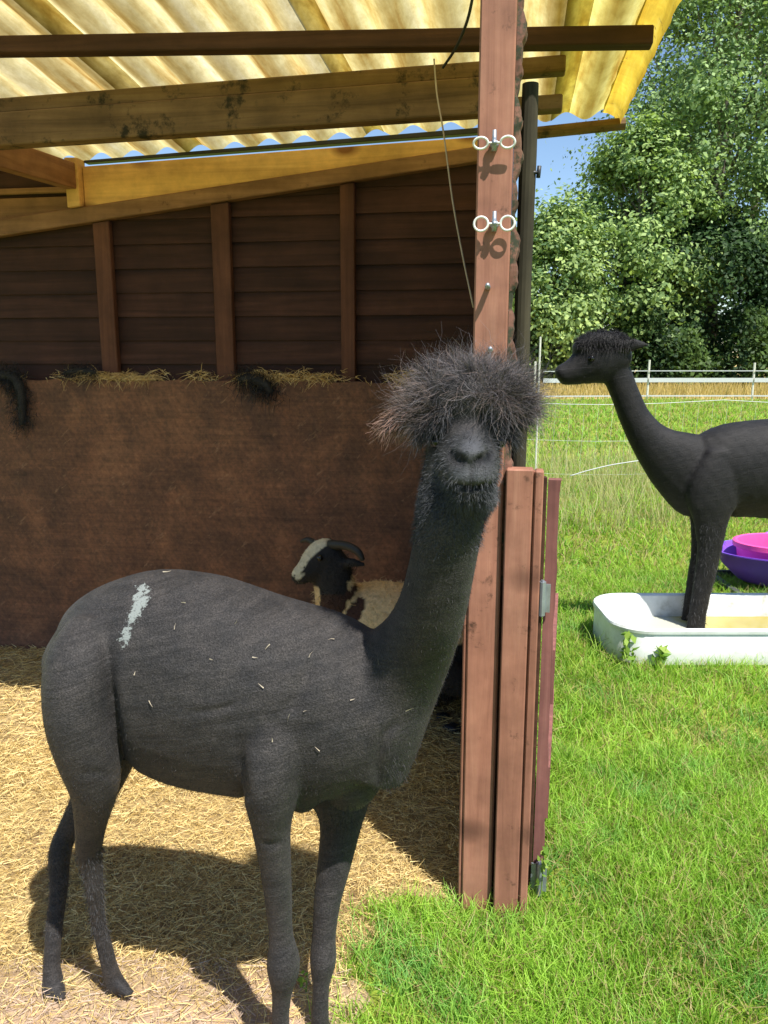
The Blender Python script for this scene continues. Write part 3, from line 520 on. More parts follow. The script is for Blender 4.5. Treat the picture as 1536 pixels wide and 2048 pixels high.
# far front leg
limb(bm, [(650, 1430, 1.66, 40, .03), (655, 1500, 1.66, 84, .06), (680, 1590, 1.65, 62, .066), (681, 1650, 1.64, 42.3, 0.0495), (668, 1730, 1.62, 34.2, 0.0378), (655, 1800, 1.60, 27.9, 0.0324), (648, 1870, 1.585, 24.3, 0.0288), (646, 1920, 1.575, 27.0, 0.0367), (642, 1970, 1.56, 18.0, 0.0234), (640, 2030, 1.55, 18.0, 0.0198), (642, 2070, 1.55, 21.6, 0.0234)], n=4)
limb(bm, [(642, 2068, 1.55, 26, .028), (655, 2088, 1.53, 22, .026)], n=3, k=14)
limb(bm, [(150, 1350, 1.70, 18, .03), (124, 1400, 1.69, 16, .03), (120, 1432, 1.69, 8, .014)], n=4, k=12)              # tail tucked against the rump
alp = fuse(bm, 'alpaca', 0.006, 6, am)
tag(alp, 'shorn black alpaca standing in front of the shelter with bushy topknot, facing the camera', 'alpaca', 'shorn black alpacas')
V = coords_of(alp.data); N = normals_of(alp.data)
def carve(V, N, p, r, depth):
    d = np.linalg.norm(V - np.array(p), axis=1); k = np.exp(-(d / r) ** 2); return V + np.array([0, 1, 0.25]) * (depth * k)[:, None], k
msk = np.zeros((len(V), 3)); pxv, pyv = to_px(V); headm = (V[:, 2] > 1.12) & (V[:, 1] < 1.36)
for x, y, r, dp in ((906, 909, .0062, .008), (914, 915, .0088, .013), (925, 921, .0070, .010), (978, 909, .0062, .008), (970, 915, .0088, .013), (959, 921, .0070, .010)):
    d = np.hypot(pxv - x, pyv - y) * 0.00085; k = np.exp(-(d / r) ** 2) * headm * (N[:, 1] < 0.1); V[:, 1] += dp * k; msk[:, 2] = np.maximum(msk[:, 2], np.clip(k * 2.6 - .2, 0, 1))
for x0 in range(903, 984, 4):
    y = 972 + 6 * math.cos((x0 - 943) / 14.0) + 0.006 * (x0 - 943) ** 2; d = np.hypot(pxv - x0, pyv - y) * 0.00085; k = np.exp(-(d / .0046) ** 2) * headm * (N[:, 1] < .1); V[:, 1] += .006 * k; msk[:, 2] = np.maximum(msk[:, 2], np.clip(k * 1.1, 0, 1))
for ex in (873, 1000):
    d = np.hypot((pxv - ex) / 28, (pyv - 880) / 22); k = np.exp(-d ** 2) * headm; V[:, 1] += .012 * k; msk[:, 2] = np.maximum(msk[:, 2], np.clip(k * .9, 0, 1))  # eye hollows pushed in, with their shade darkened into the colour mask
for y in range(925, 972, 4):
    d = np.hypot(pxv - 942, pyv - y) * .00085; k = np.exp(-(d / .003) ** 2) * headm; V[:, 1] += .004 * k; msk[:, 2] = np.maximum(msk[:, 2], .55 * k)
def crease(pts, r, dp, bulge=0.0, side=0):
    global V
    q = spline([(*p_, 0) for p_ in pts], 10)[:, :2]; dm = np.hypot(pxv[:, None] - q[None, :, 0], pyv[:, None] - q[None, :, 1]); d2 = dm.min(1); tq = dm.argmin(1) / (len(q) - 1); near = (N[:, 1] < .1) & (V[:, 1] < 1.57)
    tw = np.clip(tq * 2.2, 0, 1) if side else np.clip(np.minimum(tq, 1 - tq) * 4, .0, 1)
    V[:, 1] += near * tw * (dp * np.exp(-(d2 / r) ** 2) - bulge * np.exp(-((d2 - 2.2 * r) / (1.6 * r)) ** 2))
crease([(214, 1275), (216, 1340), (224, 1410), (234, 1480), (240, 1545)], 11, .020, .004, 1); crease([(482, 1470), (484, 1530), (492, 1590)], 8, .010, .003, 1); crease([(370, 1425), (430, 1420), (480, 1405)], 6, .0035, .0015)
crease([(520, 1682), (545, 1690), (572, 1680)], 6, .004, .001); crease([(255, 1560), (200, 1545), (150, 1550)], 7, .003, .001); crease([(800, 1440), (770, 1470), (755, 1530), (760, 1580)], 9, .006, .002); crease([(640, 1300), (600, 1380), (575, 1440)], 16, .006, .002)
muz = (np.exp(-((pxv - 942) / 38) ** 2 - ((pyv - 893) / 26) ** 2) * .9 + np.exp(-((pxv - 942) / 55) ** 2 - ((pyv - 952) / 18) ** 2) * .7) * (1 + .5 * wob(pxv / 6, pyv / 6)) * headm; msk[:, 1] = np.clip(muz, 0, 1) + 0.3 * np.exp(-(((pxv - 936) / 85) ** 2 + ((pyv - 965) / 60) ** 2)) * headm
sg0, sg1 = np.array(at(287, 1182, 1.5)), np.array(at(244, 1285, 1.5))
a = np.array([287, 1182.]); bb = np.array([246, 1282.]); ab = bb - a; tpar = np.clip(((pxv - a[0]) * ab[0] + (pyv - a[1]) * ab[1]) / (ab @ ab), 0, 1)
dd = np.hypot(pxv - a[0] - tpar * ab[0], pyv - a[1] - tpar * ab[1]); msk[:, 0] = np.clip(1.15 - dd / (36 - 10 * tpar), 0, 1) * (V[:, 1] < 1.61) * (V[:, 2] > .6)
alp.data.vertices.foreach_set('co', V.astype(np.float32).ravel()); set_col(alp.data, msk); alp.data.update()
def fuzz(body, n_, length, c0, c1, parent, name, wfun=None, lay=1.4, width=0.0009, droop=.5):
    P0, N0 = sample_tris(body.data, n_, wfun); N0 /= np.linalg.norm(N0, axis=1, keepdims=True) + 1e-9
    D = N0 + np.array([0, 0, -lay * .35]) + RNG.normal(size=P0.shape) * 0.35 * lay; Ls = length * RNG.uniform(.5, 1.3, n_); tn = RNG.uniform(.6, 1.35, (n_, 1))
    Vv, Ff, Cc = ribbons(P0 - N0 * .001, D, Ls, width, RNG.normal(size=n_) * .4, 2, np.array(c0) * tn, np.array(c1) * tn, None, droop)
    return tag(np_obj(name, Vv, Ff, M['hair'], parent, Cc), kind='stuff')
V = coords_of(alp.data); pxv, pyv = to_px(V)
fuzz(alp, 45000, .0040, (.010, .0095, .0095), (.042, .039, .0385), alp, 'body_wool', ((V[:, 2] < 1.22) & (V[:, 2] > .4)).astype(float), 1.8)
wf = np.exp(-(((pxv - 690) / 55) ** 2 + ((pyv - 1640) / 25) ** 2)) * (V[:, 1] < 1.56) + .5 * np.exp(-(((pxv - 790) / 25) ** 2 + ((pyv - 1540) / 60) ** 2)); fuzz(alp, 700, .009, (.015, .015, .015), (.05, .047, .047), alp, 'chest_wool', wf, 1.0, .0011, .8)
wf = ((V[:, 2] > 1.12) & (V[:, 2] < 1.32)).astype(float) * (V[:, 1] < 1.41) * (0.25 + np.exp(-((pyv - 1000) / 30) ** 2) * 1.5) * (.35 + .65 * (np.hypot((pxv - 942) / 45, (pyv - 930) / 60) > .8)) * (np.hypot((np.abs(pxv - 942) - 28) / 17, (pyv - 915) / 12) > 1); fuzz(alp, 12000, .009, (.020, .0205, .022), (.085, .088, .095), alp, 'face_wool', wf, .7, .0009, .4)
wf = ((V[:, 2] < .42)).astype(float) * (V[:, 2] > .12) * (V[:, 0] < -.5); fuzz(alp, 4500, .008, (.014, .014, .015), (.075, .075, .078), alp, 'leg_wool', wf, 1.2, .001, .6)
# topknot: thousands of springy strands growing out of the crown
C0 = np.array(at(940, 820, 1.395)); nT = 42000
d = RNG.normal(size=(nT, 3)); d /= np.linalg.norm(d, axis=1, keepdims=True); keep = (d[:, 2] > -0.10 - 0.16 * (np.abs(d[:, 0]) > .75) - .3 * (d[:, 1] > .2)) & ~((d[:, 1] < -0.30) & (d[:, 2] < .34) & (np.abs(d[:, 0]) < .52)); d = d[keep]
P0 = C0 + d * np.array([.088, .085, .062]); Ls = .050 * RNG.uniform(.45, 1.0, len(d)) * (1 + .15 * (d[:, 0] < -.6)); tn = RNG.uniform(.55, 1.5, (len(d), 1)); br = (RNG.random((len(d), 1)) < .18)
Ls = Ls * (1 + .35 * wob(d[:, 0] * 2.2 + 1, d[:, 2] * 2.2 + d[:, 1])) * (1 + .22 * d[:, 0] * (d[:, 2] > .2))
nc = 420; cd = RNG.normal(size=(nc, 3)); cd /= np.linalg.norm(cd, axis=1, keepdims=True); ci = (d @ cd.T).argmax(1); cdir = cd + RNG.normal(size=cd.shape) * .45; ctone = RNG.uniform(.45, 1.55, nc); clen = RNG.uniform(.6, 1.5, nc)
tn = tn * ctone[ci][:, None]; Ls = Ls * clen[ci]; br = br | (d[:, :1] < -.7) & (RNG.random((len(d), 1)) < .4) | (RNG.random(nc) < .16)[ci][:, None] & (RNG.random((len(d), 1)) < .6)
D = d + (cdir[ci] - d) * .9 + RNG.normal(size=d.shape) * .34 + np.array([-.16, 0, .08]) - np.array([.3, 0, .12]) * (d[:, :1] < -.35)
c1 = np.where(br, np.array([.20, .15, .13]), np.array([.105, .095, .10])) * tn
Vv, Ff, Cc = ribbons(P0, D, Ls, .0010, np.clip(RNG.normal(size=len(d)), -1.4, 1.4) * .8, 7, np.array([.022, .021, .023]) * tn, c1, None, .12, .05); tk = tag(np_obj('topknot', Vv, Ff, M['hair'], alp, Cc), kind='stuff')
# fringe falling over the brow
nF = 2600; th = RNG.uniform(-1, 1, nF); th = np.sign(th) * (.30 + .70 * np.abs(th) ** .7); P0 = np.array([at(932 + 88 * a_, 828 + 34 * a_ * a_ + RNG.uniform(-28, 14), 1.305 + .05 * a_ * a_) for a_ in th])
D = np.stack([th * .8 + RNG.normal(size=nF) * .3, -.35 + RNG.normal(size=nF) * .2, -.75 + RNG.normal(size=nF) * .25], 1); tn = RNG.uniform(.5, 1.5, (nF, 1))
Vv, Ff, Cc = ribbons(P0, D, (.012 + .020 * np.abs(th)) * RNG.uniform(.4, 1.2, nF), .0013, np.clip(RNG.normal(size=nF), -1.5, 1.5) * .5, 4, np.array([.022, .021, .023]) * tn, np.array([.07, .069, .074]) * tn, None, .3); tag(np_obj('fringe', Vv, Ff, M['hair'], alp, Cc), kind='stuff')
def ear(pts, rad, strands_at, parent, c1, nn=700, L=.04):
    bm = bmesh.new(); limb(bm, pts, YA, 4, 12); pts = [(*q[:2], q[2] - .07, *q[3:]) for q in pts]; e = bm_obj('ear', bm, M['fleece'], parent, True); set_col(e.data, np.zeros((len(e.data.vertices), 3)))
    P0, N0 = sample_tris(e.data, nn); ax = np.array(at(*pts[-1][:3]) - at(*pts[0][:3])); ax /= np.linalg.norm(ax); u = (P0 - np.array(at(*pts[0][:3]))) @ ax; P0 = P0[u > .01]; N0 = N0[u > .01]; k = len(P0)
    tn = RNG.uniform(.6, 1.3, (k, 1)); Vv, Ff, Cc = ribbons(P0, ax * .9 + N0 * .5 + RNG.normal(size=(k, 3)) * .25, L * RNG.uniform(.4, 1.0, k), .0013, np.clip(RNG.normal(size=k), -1.5, 1.5) * .4, 4, np.array([.04, .035, .035]) * tn, np.array(c1) * tn, None, .35)
    tag(np_obj('ear_hair', Vv, Ff, M['hair'], e, Cc), kind='stuff')
ear([(850, 808, 1.46, 20, .02), (815, 828, 1.45, 19, .013), (785, 845, 1.445, 13, .009), (768, 855, 1.44, 5, .005)], 0, 0, alp, (.34, .2, .15), 800, .036)
ear([(1010, 800, 1.47, 20, .02), (1040, 806, 1.46, 18, .013), (1062, 812, 1.455, 10, .008)], 0, 0, alp, (.22, .17, .16), 600, .03)
def eye(x, y, Y, r, parent):
    bm = bmesh.new(); bmesh.ops.create_uvsphere(bm, u_segments=16, v_segments=10, radius=r); bmesh.ops.translate(bm, vec=at(x, y, Y), verts=bm.verts); bm_obj('eye', bm, M['eye'], parent, True)
eye(874, 884, 1.338, .012, alp); eye(999, 882, 1.338, .012, alp)
YO = 0.0
# second alpaca, side-on, facing left, forelegs in the tub
bm = bmesh.new(); Y2 = 3.98
limb(bm, [(1398, 965, Y2, 70, .10), (1440, 945, Y2, 92, .145), (1500, 938, Y2, 98, .165), (1570, 938, Y2, 102, .175), (1640, 935, Y2, 104, .18), (1710, 925, Y2, 98, .17), (1770, 920, Y2, 80, .14), (1805, 925, Y2, 50, .09)], n=4, k=28)
limb(bm, [(1450, 975, Y2, 50, .08), (1410, 958, Y2, 84, .115), (1350, 922, Y2, 65, .09), (1305, 886, Y2, 42, .072), (1272, 840, Y2, 31, .06), (1249, 785, Y2, 28, .055), (1228, 735, Y2, 30, .055)], n=4)
limb(bm, [(1255, 720, Y2, 22, .055), (1228, 715, Y2, 40, .075), (1195, 722, Y2, 46, .078), (1165, 735, Y2, 35, .062), (1138, 746, Y2, 25, .048), (1120, 749, Y2, 19, .038), (1114, 751, Y2, 12, .026)], n=4)
limb(bm, [(1250, 690, Y2, 18, .05), (1215, 686, Y2, 24, .075), (1175, 690, Y2, 22, .065), (1150, 702, Y2, 12, .04)], n=4)
for dY, rows in ((-.10, [(1440, 900, 22, .03), (1432, 950, 48, .055), (1425, 1000, 52, .06), (1422, 1040, 36, .05), (1420, 1090, 26, .04), (1412, 1140, 22, .034), (1402, 1190, 19, .03), (1394, 1235, 18, .028), (1390, 1268, 20, .03)]), (.03, [(1430, 900, 20, .03), (1420, 950, 40, .05), (1412, 1000, 42, .055), (1408, 1040, 28, .05), (1402, 1100, 20, .034), (1393, 1150, 18, .03), (1384, 1200, 16, .027), (1378, 1240, 16, .026), (1374, 1262, 18, .028)])):
    limb(bm, [(x, y, Y2 + dY, r, rd) for x, y, r, rd in rows], n=4, k=16)
for dY in (-.1, .1):
    limb(bm, [(1760, 960, Y2 + dY, 70, .08), (1745, 1060, Y2 + dY, 48, .06), (1765, 1130, Y2 + dY, 26, .04), (1790, 1170, Y2 + dY, 20, .032), (1785, 1250, Y2 + dY, 16, .025), (1778, 1282, Y2 + dY, 17, .025)], n=4, k=16)
limb(bm, [(1238, 692, Y2 - .06, 12, .022), (1262, 690, Y2 - .07, 14, .014), (1280, 689, Y2 - .075, 10, .010), (1296, 690, Y2 - .078, 4, .006)], n=3, k=10)
am2 = am.copy(); am2.name = 'shorn_jet_black_fleece'
for e, c_ in zip([q for q in am2.node_tree.nodes if q.type == 'VALTORGB'][0].color_ramp.elements, ((.006, .0056, .006), (.011, .0105, .011), (.024, .023, .024))): e.color = (*c_, 1)
q_ = am2.node_tree.nodes['Principled BSDF']; q_.inputs['Sheen Weight'].default_value = .04; q_.inputs['Specular IOR Level'].default_value = .22
alp2 = fuse(bm, 'alpaca', 0.010, 4, am2); tag(alp2, 'shorn black alpaca in profile standing with its forelegs in the white tub', 'alpaca', 'shorn black alpacas')
V = coords_of(alp2.data); N2 = normals_of(alp2.data); V = V + N2 * (  .0012 * wob(V[:, 0] * 14 + V[:, 1] * 5, V[:, 2] * 14))[:, None]; alp2.data.vertices.foreach_set('co', V.astype(np.float32).ravel()); alp2.data.update()
set_col(alp2.data, np.zeros((len(V), 3))); pxv, pyv = to_px(V)
fuzz(alp2, 5000, .016, (.012, .012, .013), (.075, .075, .078), alp2, 'leg_wool', (V[:, 2] < .62).astype(float), 1.2, .0018, .6)
fuzz(alp2, 16000, .007, (.007, .007, .0075), (.018, .018, .0185), alp2, 'body_wool', None, 1.3, .0014)
wf = (np.hypot((pxv - 1210) / 60, (pyv - 680) / 22) < 1).astype(float); fuzz(alp2, 2600, .03, (.012, .011, .012), (.028, .026, .027), alp2, 'topknot', wf, .8, .002)
eye(1183, 717, Y2 - .062, .017, alp2)
# ------------------------------------------------------------------ piebald sheep resting in the straw
sm, nt, n, l, b = new_mat('piebald_fleece')
a_ = n.new('ShaderNodeAttribute'); a_.attribute_name = 'col'; v = coords(n, l, (1, 1, 1)); g1 = noise(n, l, v, 60, 5, 0.7); r2 = ramp(n, [(0.3, (0.7, 0.7, 0.7)), (0.7, (1.2, 1.2, 1.2))]); l.new(g1, r2.inputs[0])
l.new(mixc(n, l, 1.0, a_.outputs['Color'], r2.outputs[0], 'MULTIPLY'), b.inputs['Base Color']); b.inputs['Roughness'].default_value = .9; bump(n, l, b, g1, .8, .012)
bm = bmesh.new(); Ys = 2.78
limb(bm, [(655, 1262, Ys, 55, .10), (690, 1262, Ys, 88, .15), (750, 1268, Ys, 108, .18), (830, 1282, Ys + .02, 108, .2), (900, 1298, Ys + .05, 100, .19), (950, 1315, Ys + .08, 70, .13)], n=4, k=24)
limb(bm, [(690, 1235, Ys - .02, 56, .09), (672, 1185, Ys - .05, 44, .075), (664, 1135, Ys - .06, 38, .062), (660, 1118, Ys - .06, 34, .055)], n=4)
limb(bm, [(676, 1112, Ys - .05, 26, .05), (655, 1112, Ys - .06, 38, .06), (635, 1124, Ys - .07, 36, .052), (614, 1141, Ys - .085, 25, .04), (598, 1153, Ys - .095, 19, .033), (589, 1160, Ys - .1, 13, .025)], n=4)
limb(bm, [(690, 1125, Ys - .1, 8, .015), (706, 1126, Ys - .13, 12, .012), (724, 1130, Ys - .14, 8, .009), (733, 1133, Ys - .14, 4, .006)], n=4, k=10)
limb(bm, [(880, 1340, Ys - .12, 46, .07), (905, 1360, Ys - .16, 34, .05), (935, 1378, Ys - .18, 22, .04)], n=4, k=14)
limb(bm, [(660, 1320, Ys - .1, 36, .05), (620, 1372, Ys - .14, 24, .04), (650, 1392, Ys - .16, 20, .035)], n=4, k=14)
sheep = fuse(bm, 'sheep', 0.011, 5, sm); tag(sheep, 'piebald sheep with white blaze and small dark horns lying in the straw behind the alpaca', 'sheep')
V = coords_of(sheep.data); x_, y_ = to_px(V); wb = 8 * wob(x_ / 40, y_ / 40)
col = np.tile(np.array([.016, .014, .015]), (len(V), 1)); cream = np.array([.78, .57, .31]); white = np.array([.62, .54, .38])
bodym = (x_ + .25 * (y_ - 1200) + wb > 690) & (y_ > 1150); col[bodym] = cream
pat = (np.hypot((x_ - 706 + .45 * (y_ - 1230)) / 17, (y_ - 1232) / 38) < 1) | ((np.hypot((x_ - 697 + .8 * (y_ - 1190)) / 10, (y_ - 1192) / 20) < 1)); col[pat] = np.array([.055, .022, .014])
nk = (y_ > 1190) & ~bodym; col[nk] = np.array([.045, .02, .015]); col[(x_ > 870) & (y_ + wb > 1285)] = np.array([.012, .012, .013])
bl_a, bl_b = np.array([646., 1077.]), np.array([582., 1146.]); ab = bl_b - bl_a; tp = np.clip(((x_ - bl_a[0]) * ab[0] + (y_ - bl_a[1]) * ab[1]) / (ab @ ab), 0, 1); dd = np.hypot(x_ - bl_a[0] - tp * ab[0], y_ - bl_a[1] - tp * ab[1])
col[(dd < 12 + wb * .3) & (y_ < 1158) & (x_ < 680)] = white; col[(np.hypot(x_ - 588, y_ - 1162) < 12)] = np.array([.012, .011, .012]); col[(np.hypot(x_ - 597, y_ - 1150) < 8)] = white; col[(x_ < 640) & (y_ > 1172)] = cream * .8
set_col(sheep.data, col)
P0, N0 = sample_tris(sheep.data, 9000); i0 = RNG.integers(0, len(V), 1)
from mathutils.kdtree import KDTree
kd = KDTree(len(V)); [kd.insert(v_, i) for i, v_ in enumerate(V.tolist())]; kd.balance(); ci = np.array([kd.find(p)[1] for p in P0.tolist()]); cc = col[ci] * RNG.uniform(.7, 1.15, (len(P0), 1))
inh = (to_px(P0)[0] < 690) & (to_px(P0)[1] < 1180); Vv, Ff, Cc = ribbons(P0, N0 + RNG.normal(size=P0.shape) * .5, np.where(inh, .006, .02) * RNG.uniform(.5, 1.2, len(P0)), .0022, RNG.normal(size=len(P0)) * .6, 2, cc, cc, None, .4); tag(np_obj('fleece', Vv, Ff, M['hair'], sheep, Cc), kind='stuff')
for rows in ([(658, 1090, Ys - .09, 10, .012), (690, 1091, Ys - .12, 9, .012), (714, 1102, Ys - .14, 8, .01), (726, 1120, Ys - .15, 5, .007)], [(632, 1088, Ys + .01, 8, .010), (616, 1080, Ys + .04, 6, .008), (602, 1083, Ys + .06, 3, .005)]):
    bm = bmesh.new(); limb(bm, rows, YA, 5, 10); bm_obj('horn', bm, M['horn'], sheep, True)
eye(640, 1116, Ys - .122, .011, sheep)
# ------------------------------------------------------------------ white tub, water, coloured tubs
tubm, nt, n, l, b = new_mat('white_tub')
v = coords(n, l, (1, 1, 1)); g1 = noise(n, l, v, 9, 6, .65); r1 = ramp(n, [(.28, (.42, .42, .36)), (.42, (.66, .68, .66)), (.6, (.78, .80, .80))]); l.new(g1, r1.inputs[0]); sx = n.new('ShaderNodeSeparateXYZ'); l.new(v, sx.inputs[0])
mr = n.new('ShaderNodeMapRange'); mr.inputs[1].default_value = .10; mr.inputs[2].default_value = 0.0; l.new(sx.outputs[2], mr.inputs[0]); gm_ = n.new('ShaderNodeMath'); gm_.operation = 'MULTIPLY'; l.new(mr.outputs[0], gm_.inputs[0]); l.new(g1, gm_.inputs[1])
l.new(mixc(n, l, gm_.outputs[0], r1.outputs[0], (.25, .27, .14)), b.inputs['Base Color']); b.inputs['Roughness'].default_value = .35
def rrect(cx, cy, hx, hy, r, z, k=8):
    return [Vector((cx + sx_ * (hx - r) + r * math.cos(a), cy + sy_ * (hy - r) + r * math.sin(a), z)) for sx_, sy_, a0 in ((1, 1, 0), (-1, 1, 90), (-1, -1, 180), (1, -1, 270)) for a in (math.radians(a0 + 90 * i / (k - 1)) for i in range(k))]
fy, by = 3.53, 4.11; xl = 1.075; TX, TY, HX, HY = xl + .78, (fy + by) / 2, .78, (by - fy) / 2; TZ = .19
bm = bmesh.new(); rs = [bm.verts.new((TX, TY, .012))]; rings = []
for hx, hy, r, z in ((HX - .03, HY - .022, .15, .0), (HX - .012, HY - .006, .165, .014), (HX - .012, HY - .006, .17, TZ - .03), (HX - .012, HY - .008, .17, TZ - .026), (HX - .004, HY - .0, .175, TZ - .024), (HX - .002, HY + .002, .177, TZ - .01), (HX - .006, HY - .003, .175, TZ), (HX - .018, HY - .018, .16, TZ), (HX - .028, HY - .028, .15, TZ - .008), (HX - .06, HY - .055, .13, .05), (HX - .09, HY - .08, .11, .03)):
    rings.append([bm.verts.new(p) for p in rrect(TX, TY, hx, hy, r, z)])
for A, B in zip(rings, rings[1:]):
    for j in range(len(A)): bm.faces.new((A[j], A[(j + 1) % len(A)], B[(j + 1) % len(A)], B[j]))
bm.faces.new(rings[0][::-1]); bm.faces.new(rings[-1]); bm.verts.remove(rs[0])
tub = tag(bm_obj('water_tub', bm, tubm, None, True), 'long white plastic tub on the grass with rounded corners and algae stained water', 'tub')
tub.data.set_sharp_from_angle(angle=math.radians(32))
wm, nt, n, l, b = new_mat('algae_water')
v = coords(n, l, (1, 1, 1)); g1 = noise(n, l, v, 3.5, 5, .6); sx = n.new('ShaderNodeSeparateXYZ'); l.new(v, sx.inputs[0]); mr = n.new('ShaderNodeMapRange'); mr.inputs[1].default_value = 1.5; mr.inputs[2].default_value = 2.0; l.new(sx.outputs[0], mr.inputs[0])
ad = n.new('ShaderNodeMath'); ad.operation = 'MULTIPLY_ADD'; l.new(g1, ad.inputs[0]); ad.inputs[1].default_value = .9; ad.inputs[2].default_value = -.25; a2 = n.new('ShaderNodeMath'); a2.operation = 'ADD'; l.new(ad.outputs[0], a2.inputs[0]); l.new(mr.outputs[0], a2.inputs[1])
r1 = ramp(n, [(.25, (.50, .50, .40)), (.5, (.42, .36, .09)), (.95, (.30, .24, .03))]); l.new(a2.outputs[0], r1.inputs[0]); l.new(r1.outputs[0], b.inputs['Base Color']); b.inputs['Roughness'].default_value = .06; bump(n, l, b, noise(n, l, v, 14, 3, .5), .15, .004)
bm = bmesh.new(); bm.faces.new([bm.verts.new(p) for p in rrect(TX, TY, HX - .052, HY - .048, .13, .075)]); tag(bm_obj('water', bm, wm), kind='structure')
def lathe(name, c, prof, mat, parent=None, k=40, tilt=None, mul=1.0):
    bm = bmesh.new(); rings = [[bm.verts.new(Vector((r * math.cos(a), r * mul * math.sin(a), z))) for a in (2 * math.pi * j / k for j in range(k))] for r, z in prof]
    for A, B in zip(rings, rings[1:]):
        for j in range(k): bm.faces.new((A[j], A[(j + 1) % k], B[(j + 1) % k], B[j]))
    bm.faces.new(rings[0][::-1]); bm.faces.new(rings[-1])
    if tilt: bmesh.ops.rotate(bm, verts=bm.verts, cent=(0, 0, 0), matrix=Matrix.Rotation(tilt[0], 3, tilt[1]))
    bmesh.ops.translate(bm, vec=c, verts=bm.verts); o = bm_obj(name, bm, mat, parent, True); o.data.set_sharp_from_angle(angle=math.radians(35)); return o
YT = 4.85
pc = at(1590, 1192, YT); pc.z = 0
M['violet'] = plain_mat('violet_rubber', (.20, .075, .62), .4, 0, .08, 10); M['pink'] = plain_mat('pink_rubber', (.80, .085, .32), .4, 0, .08, 10); M['grey_crate'] = plain_mat('dark_grey_crate', (.06, .065, .06), .6, 0, .5, 30)
crate = empty('crate', pc, 'low dark grey slatted crate on the grass under the purple trug', 'crate')
u_ = pxm(at(1600, 1180, YT)); cz = 13 * u_
for sy_ in (-1, 1):
    for i in range(2):
        bm = bmesh.new(); beam_bm(bm, pc + Vector((-.52, sy_ * .26, .012 + i * .02)), pc + Vector((.52, sy_ * .26, .012 + i * .02)), .02, .016); bm_obj('slat', bm, M['grey_crate'], crate)
for sx_ in (-1, -.33, .33, 1):
    bm = bmesh.new(); beam_bm(bm, pc + Vector((sx_ * .46, -.24, cz * .5)), pc + Vector((sx_ * .46, .24, cz * .5)), .04, cz, .004); bm_obj('bearer', bm, M['grey_crate'], crate)
zc = cz + .004
trug = lathe('trug', pc + Vector((0, 0, zc)), [(.01, .0), (.34, .0), (.37, .015), (.47, .11), (.515, .185), (.53, .192), (.53, .20), (.51, .198), (.455, .11), (.35, .025), (.01, .02)], M['violet'], None, 48, None, .62); tag(trug, 'wide purple flexible trug with rolled rim standing on the grey crate', 'trug')
for sgn in (-1, 1):
    bm = bmesh.new(); c_ = pc + Vector((sgn * .0, -.32 * sgn, zc + .18)); tube(bm, [c_ + Vector((.09 * math.cos(a), -.03 * sgn * math.sin(a), .05 * math.sin(a))) for a in np.linspace(0, math.pi, 12)], .011, 8); bm_obj('handle', bm, M['violet'], trug, True)
pk = lathe('bucket', pc + Vector((-.11, .02, zc + .022)), [(.01, 0), (.22, 0), (.24, .01), (.265, .185), (.29, .195), (.29, .225), (.275, .23), (.26, .225), (.252, .185), (.225, .02), (.01, .015)], M['pink'], None, 40, None, .8); tag(pk, 'bright pink rubber bucket nested in the purple trug', 'bucket')
# ------------------------------------------------------------------ fences in the field
M['white_tape'] = plain_mat('white_tape', (.50, .52, .52), .5, 0, .08); M['fence_post'] = plain_mat('pale_stake', (.62, .60, .52), .6, 0, .15)
ff = empty('paddock_fence', (11.5, 25, 0), 'white railed electric fence across the far side of the field below the trees', 'fence')
for i in range(9):
    bm = bmesh.new(); x = 4.9 + 3.25 * i - (0.25 if i % 3 == 0 else 0); tube(bm, [(x, 25, -.1), (x + .03 * math.sin(i * 3), 25, 1.18 + .05 * math.sin(i * 2))], .035, 8); bm_obj('stake', bm, M['fence_post'], ff)
for z, h in ((.60, .13), (.88, .025), (.12, .04)):
    for i in range(8):
        x = 4.9 + 3.25 * i; bm = bmesh.new(); beam_bm(bm, Vector((x, 24.94, z + .02 * math.sin(i))), Vector((x + 3.2, 24.94, z + .02 * math.sin(i + 1))), .02, h, 0); bm_obj('rail', bm, M['white_tape'], ff)
nf = empty('netting_fence', (3.0, 9.0, 0), 'thin pale electric netting fence strung through the long grass behind the gate', 'fence')
for x, h in ((1.72, 1.62), (4.4, 1.1), (7.1, 1.1)):
    bm = bmesh.new(); tube(bm, [(x, 9, -.1), (x, 9, h)], .011, 8); bm_obj('stake', bm, M['fence_post'], nf)
for z in (.93, .52, .14):
    bm = bmesh.new(); tube(bm, [(1.0 + .35 * i, 9 + .02 * math.sin(i), z - .05 * math.sin((i % 8) / 8 * math.pi)) for i in range(24)], .0018 if z < .9 else .0035, 5); bm_obj('strand', bm, M['white_tape'], nf)
bm = bmesh.new()
for i in range(40): tube(bm, [(1.1 + .16 * i, 9.0, .10), (1.1 + .16 * i + .02, 9.0, .90)], .0011, 4)
tag(bm_obj('netting', bm, M['white_tape'], nf), kind='stuff')
bm = bmesh.new(); P_ = [Vector(q) for q in spline([tuple(at(1140, 952, 6.5)), tuple(at(1180, 940, 6.5)), tuple(at(1240, 927, 6.5)), tuple(at(1330, 918, 6.5)), tuple(at(1480, 925, 6.5)), tuple(at(1700, 930, 6.5))], 6)]; tube(bm, P_, .0045, 6); tag(bm_obj('fence_rope', bm, M['white_tape'], None, True), 'slack white rope sagging across the long grass behind the black alpaca', 'rope')
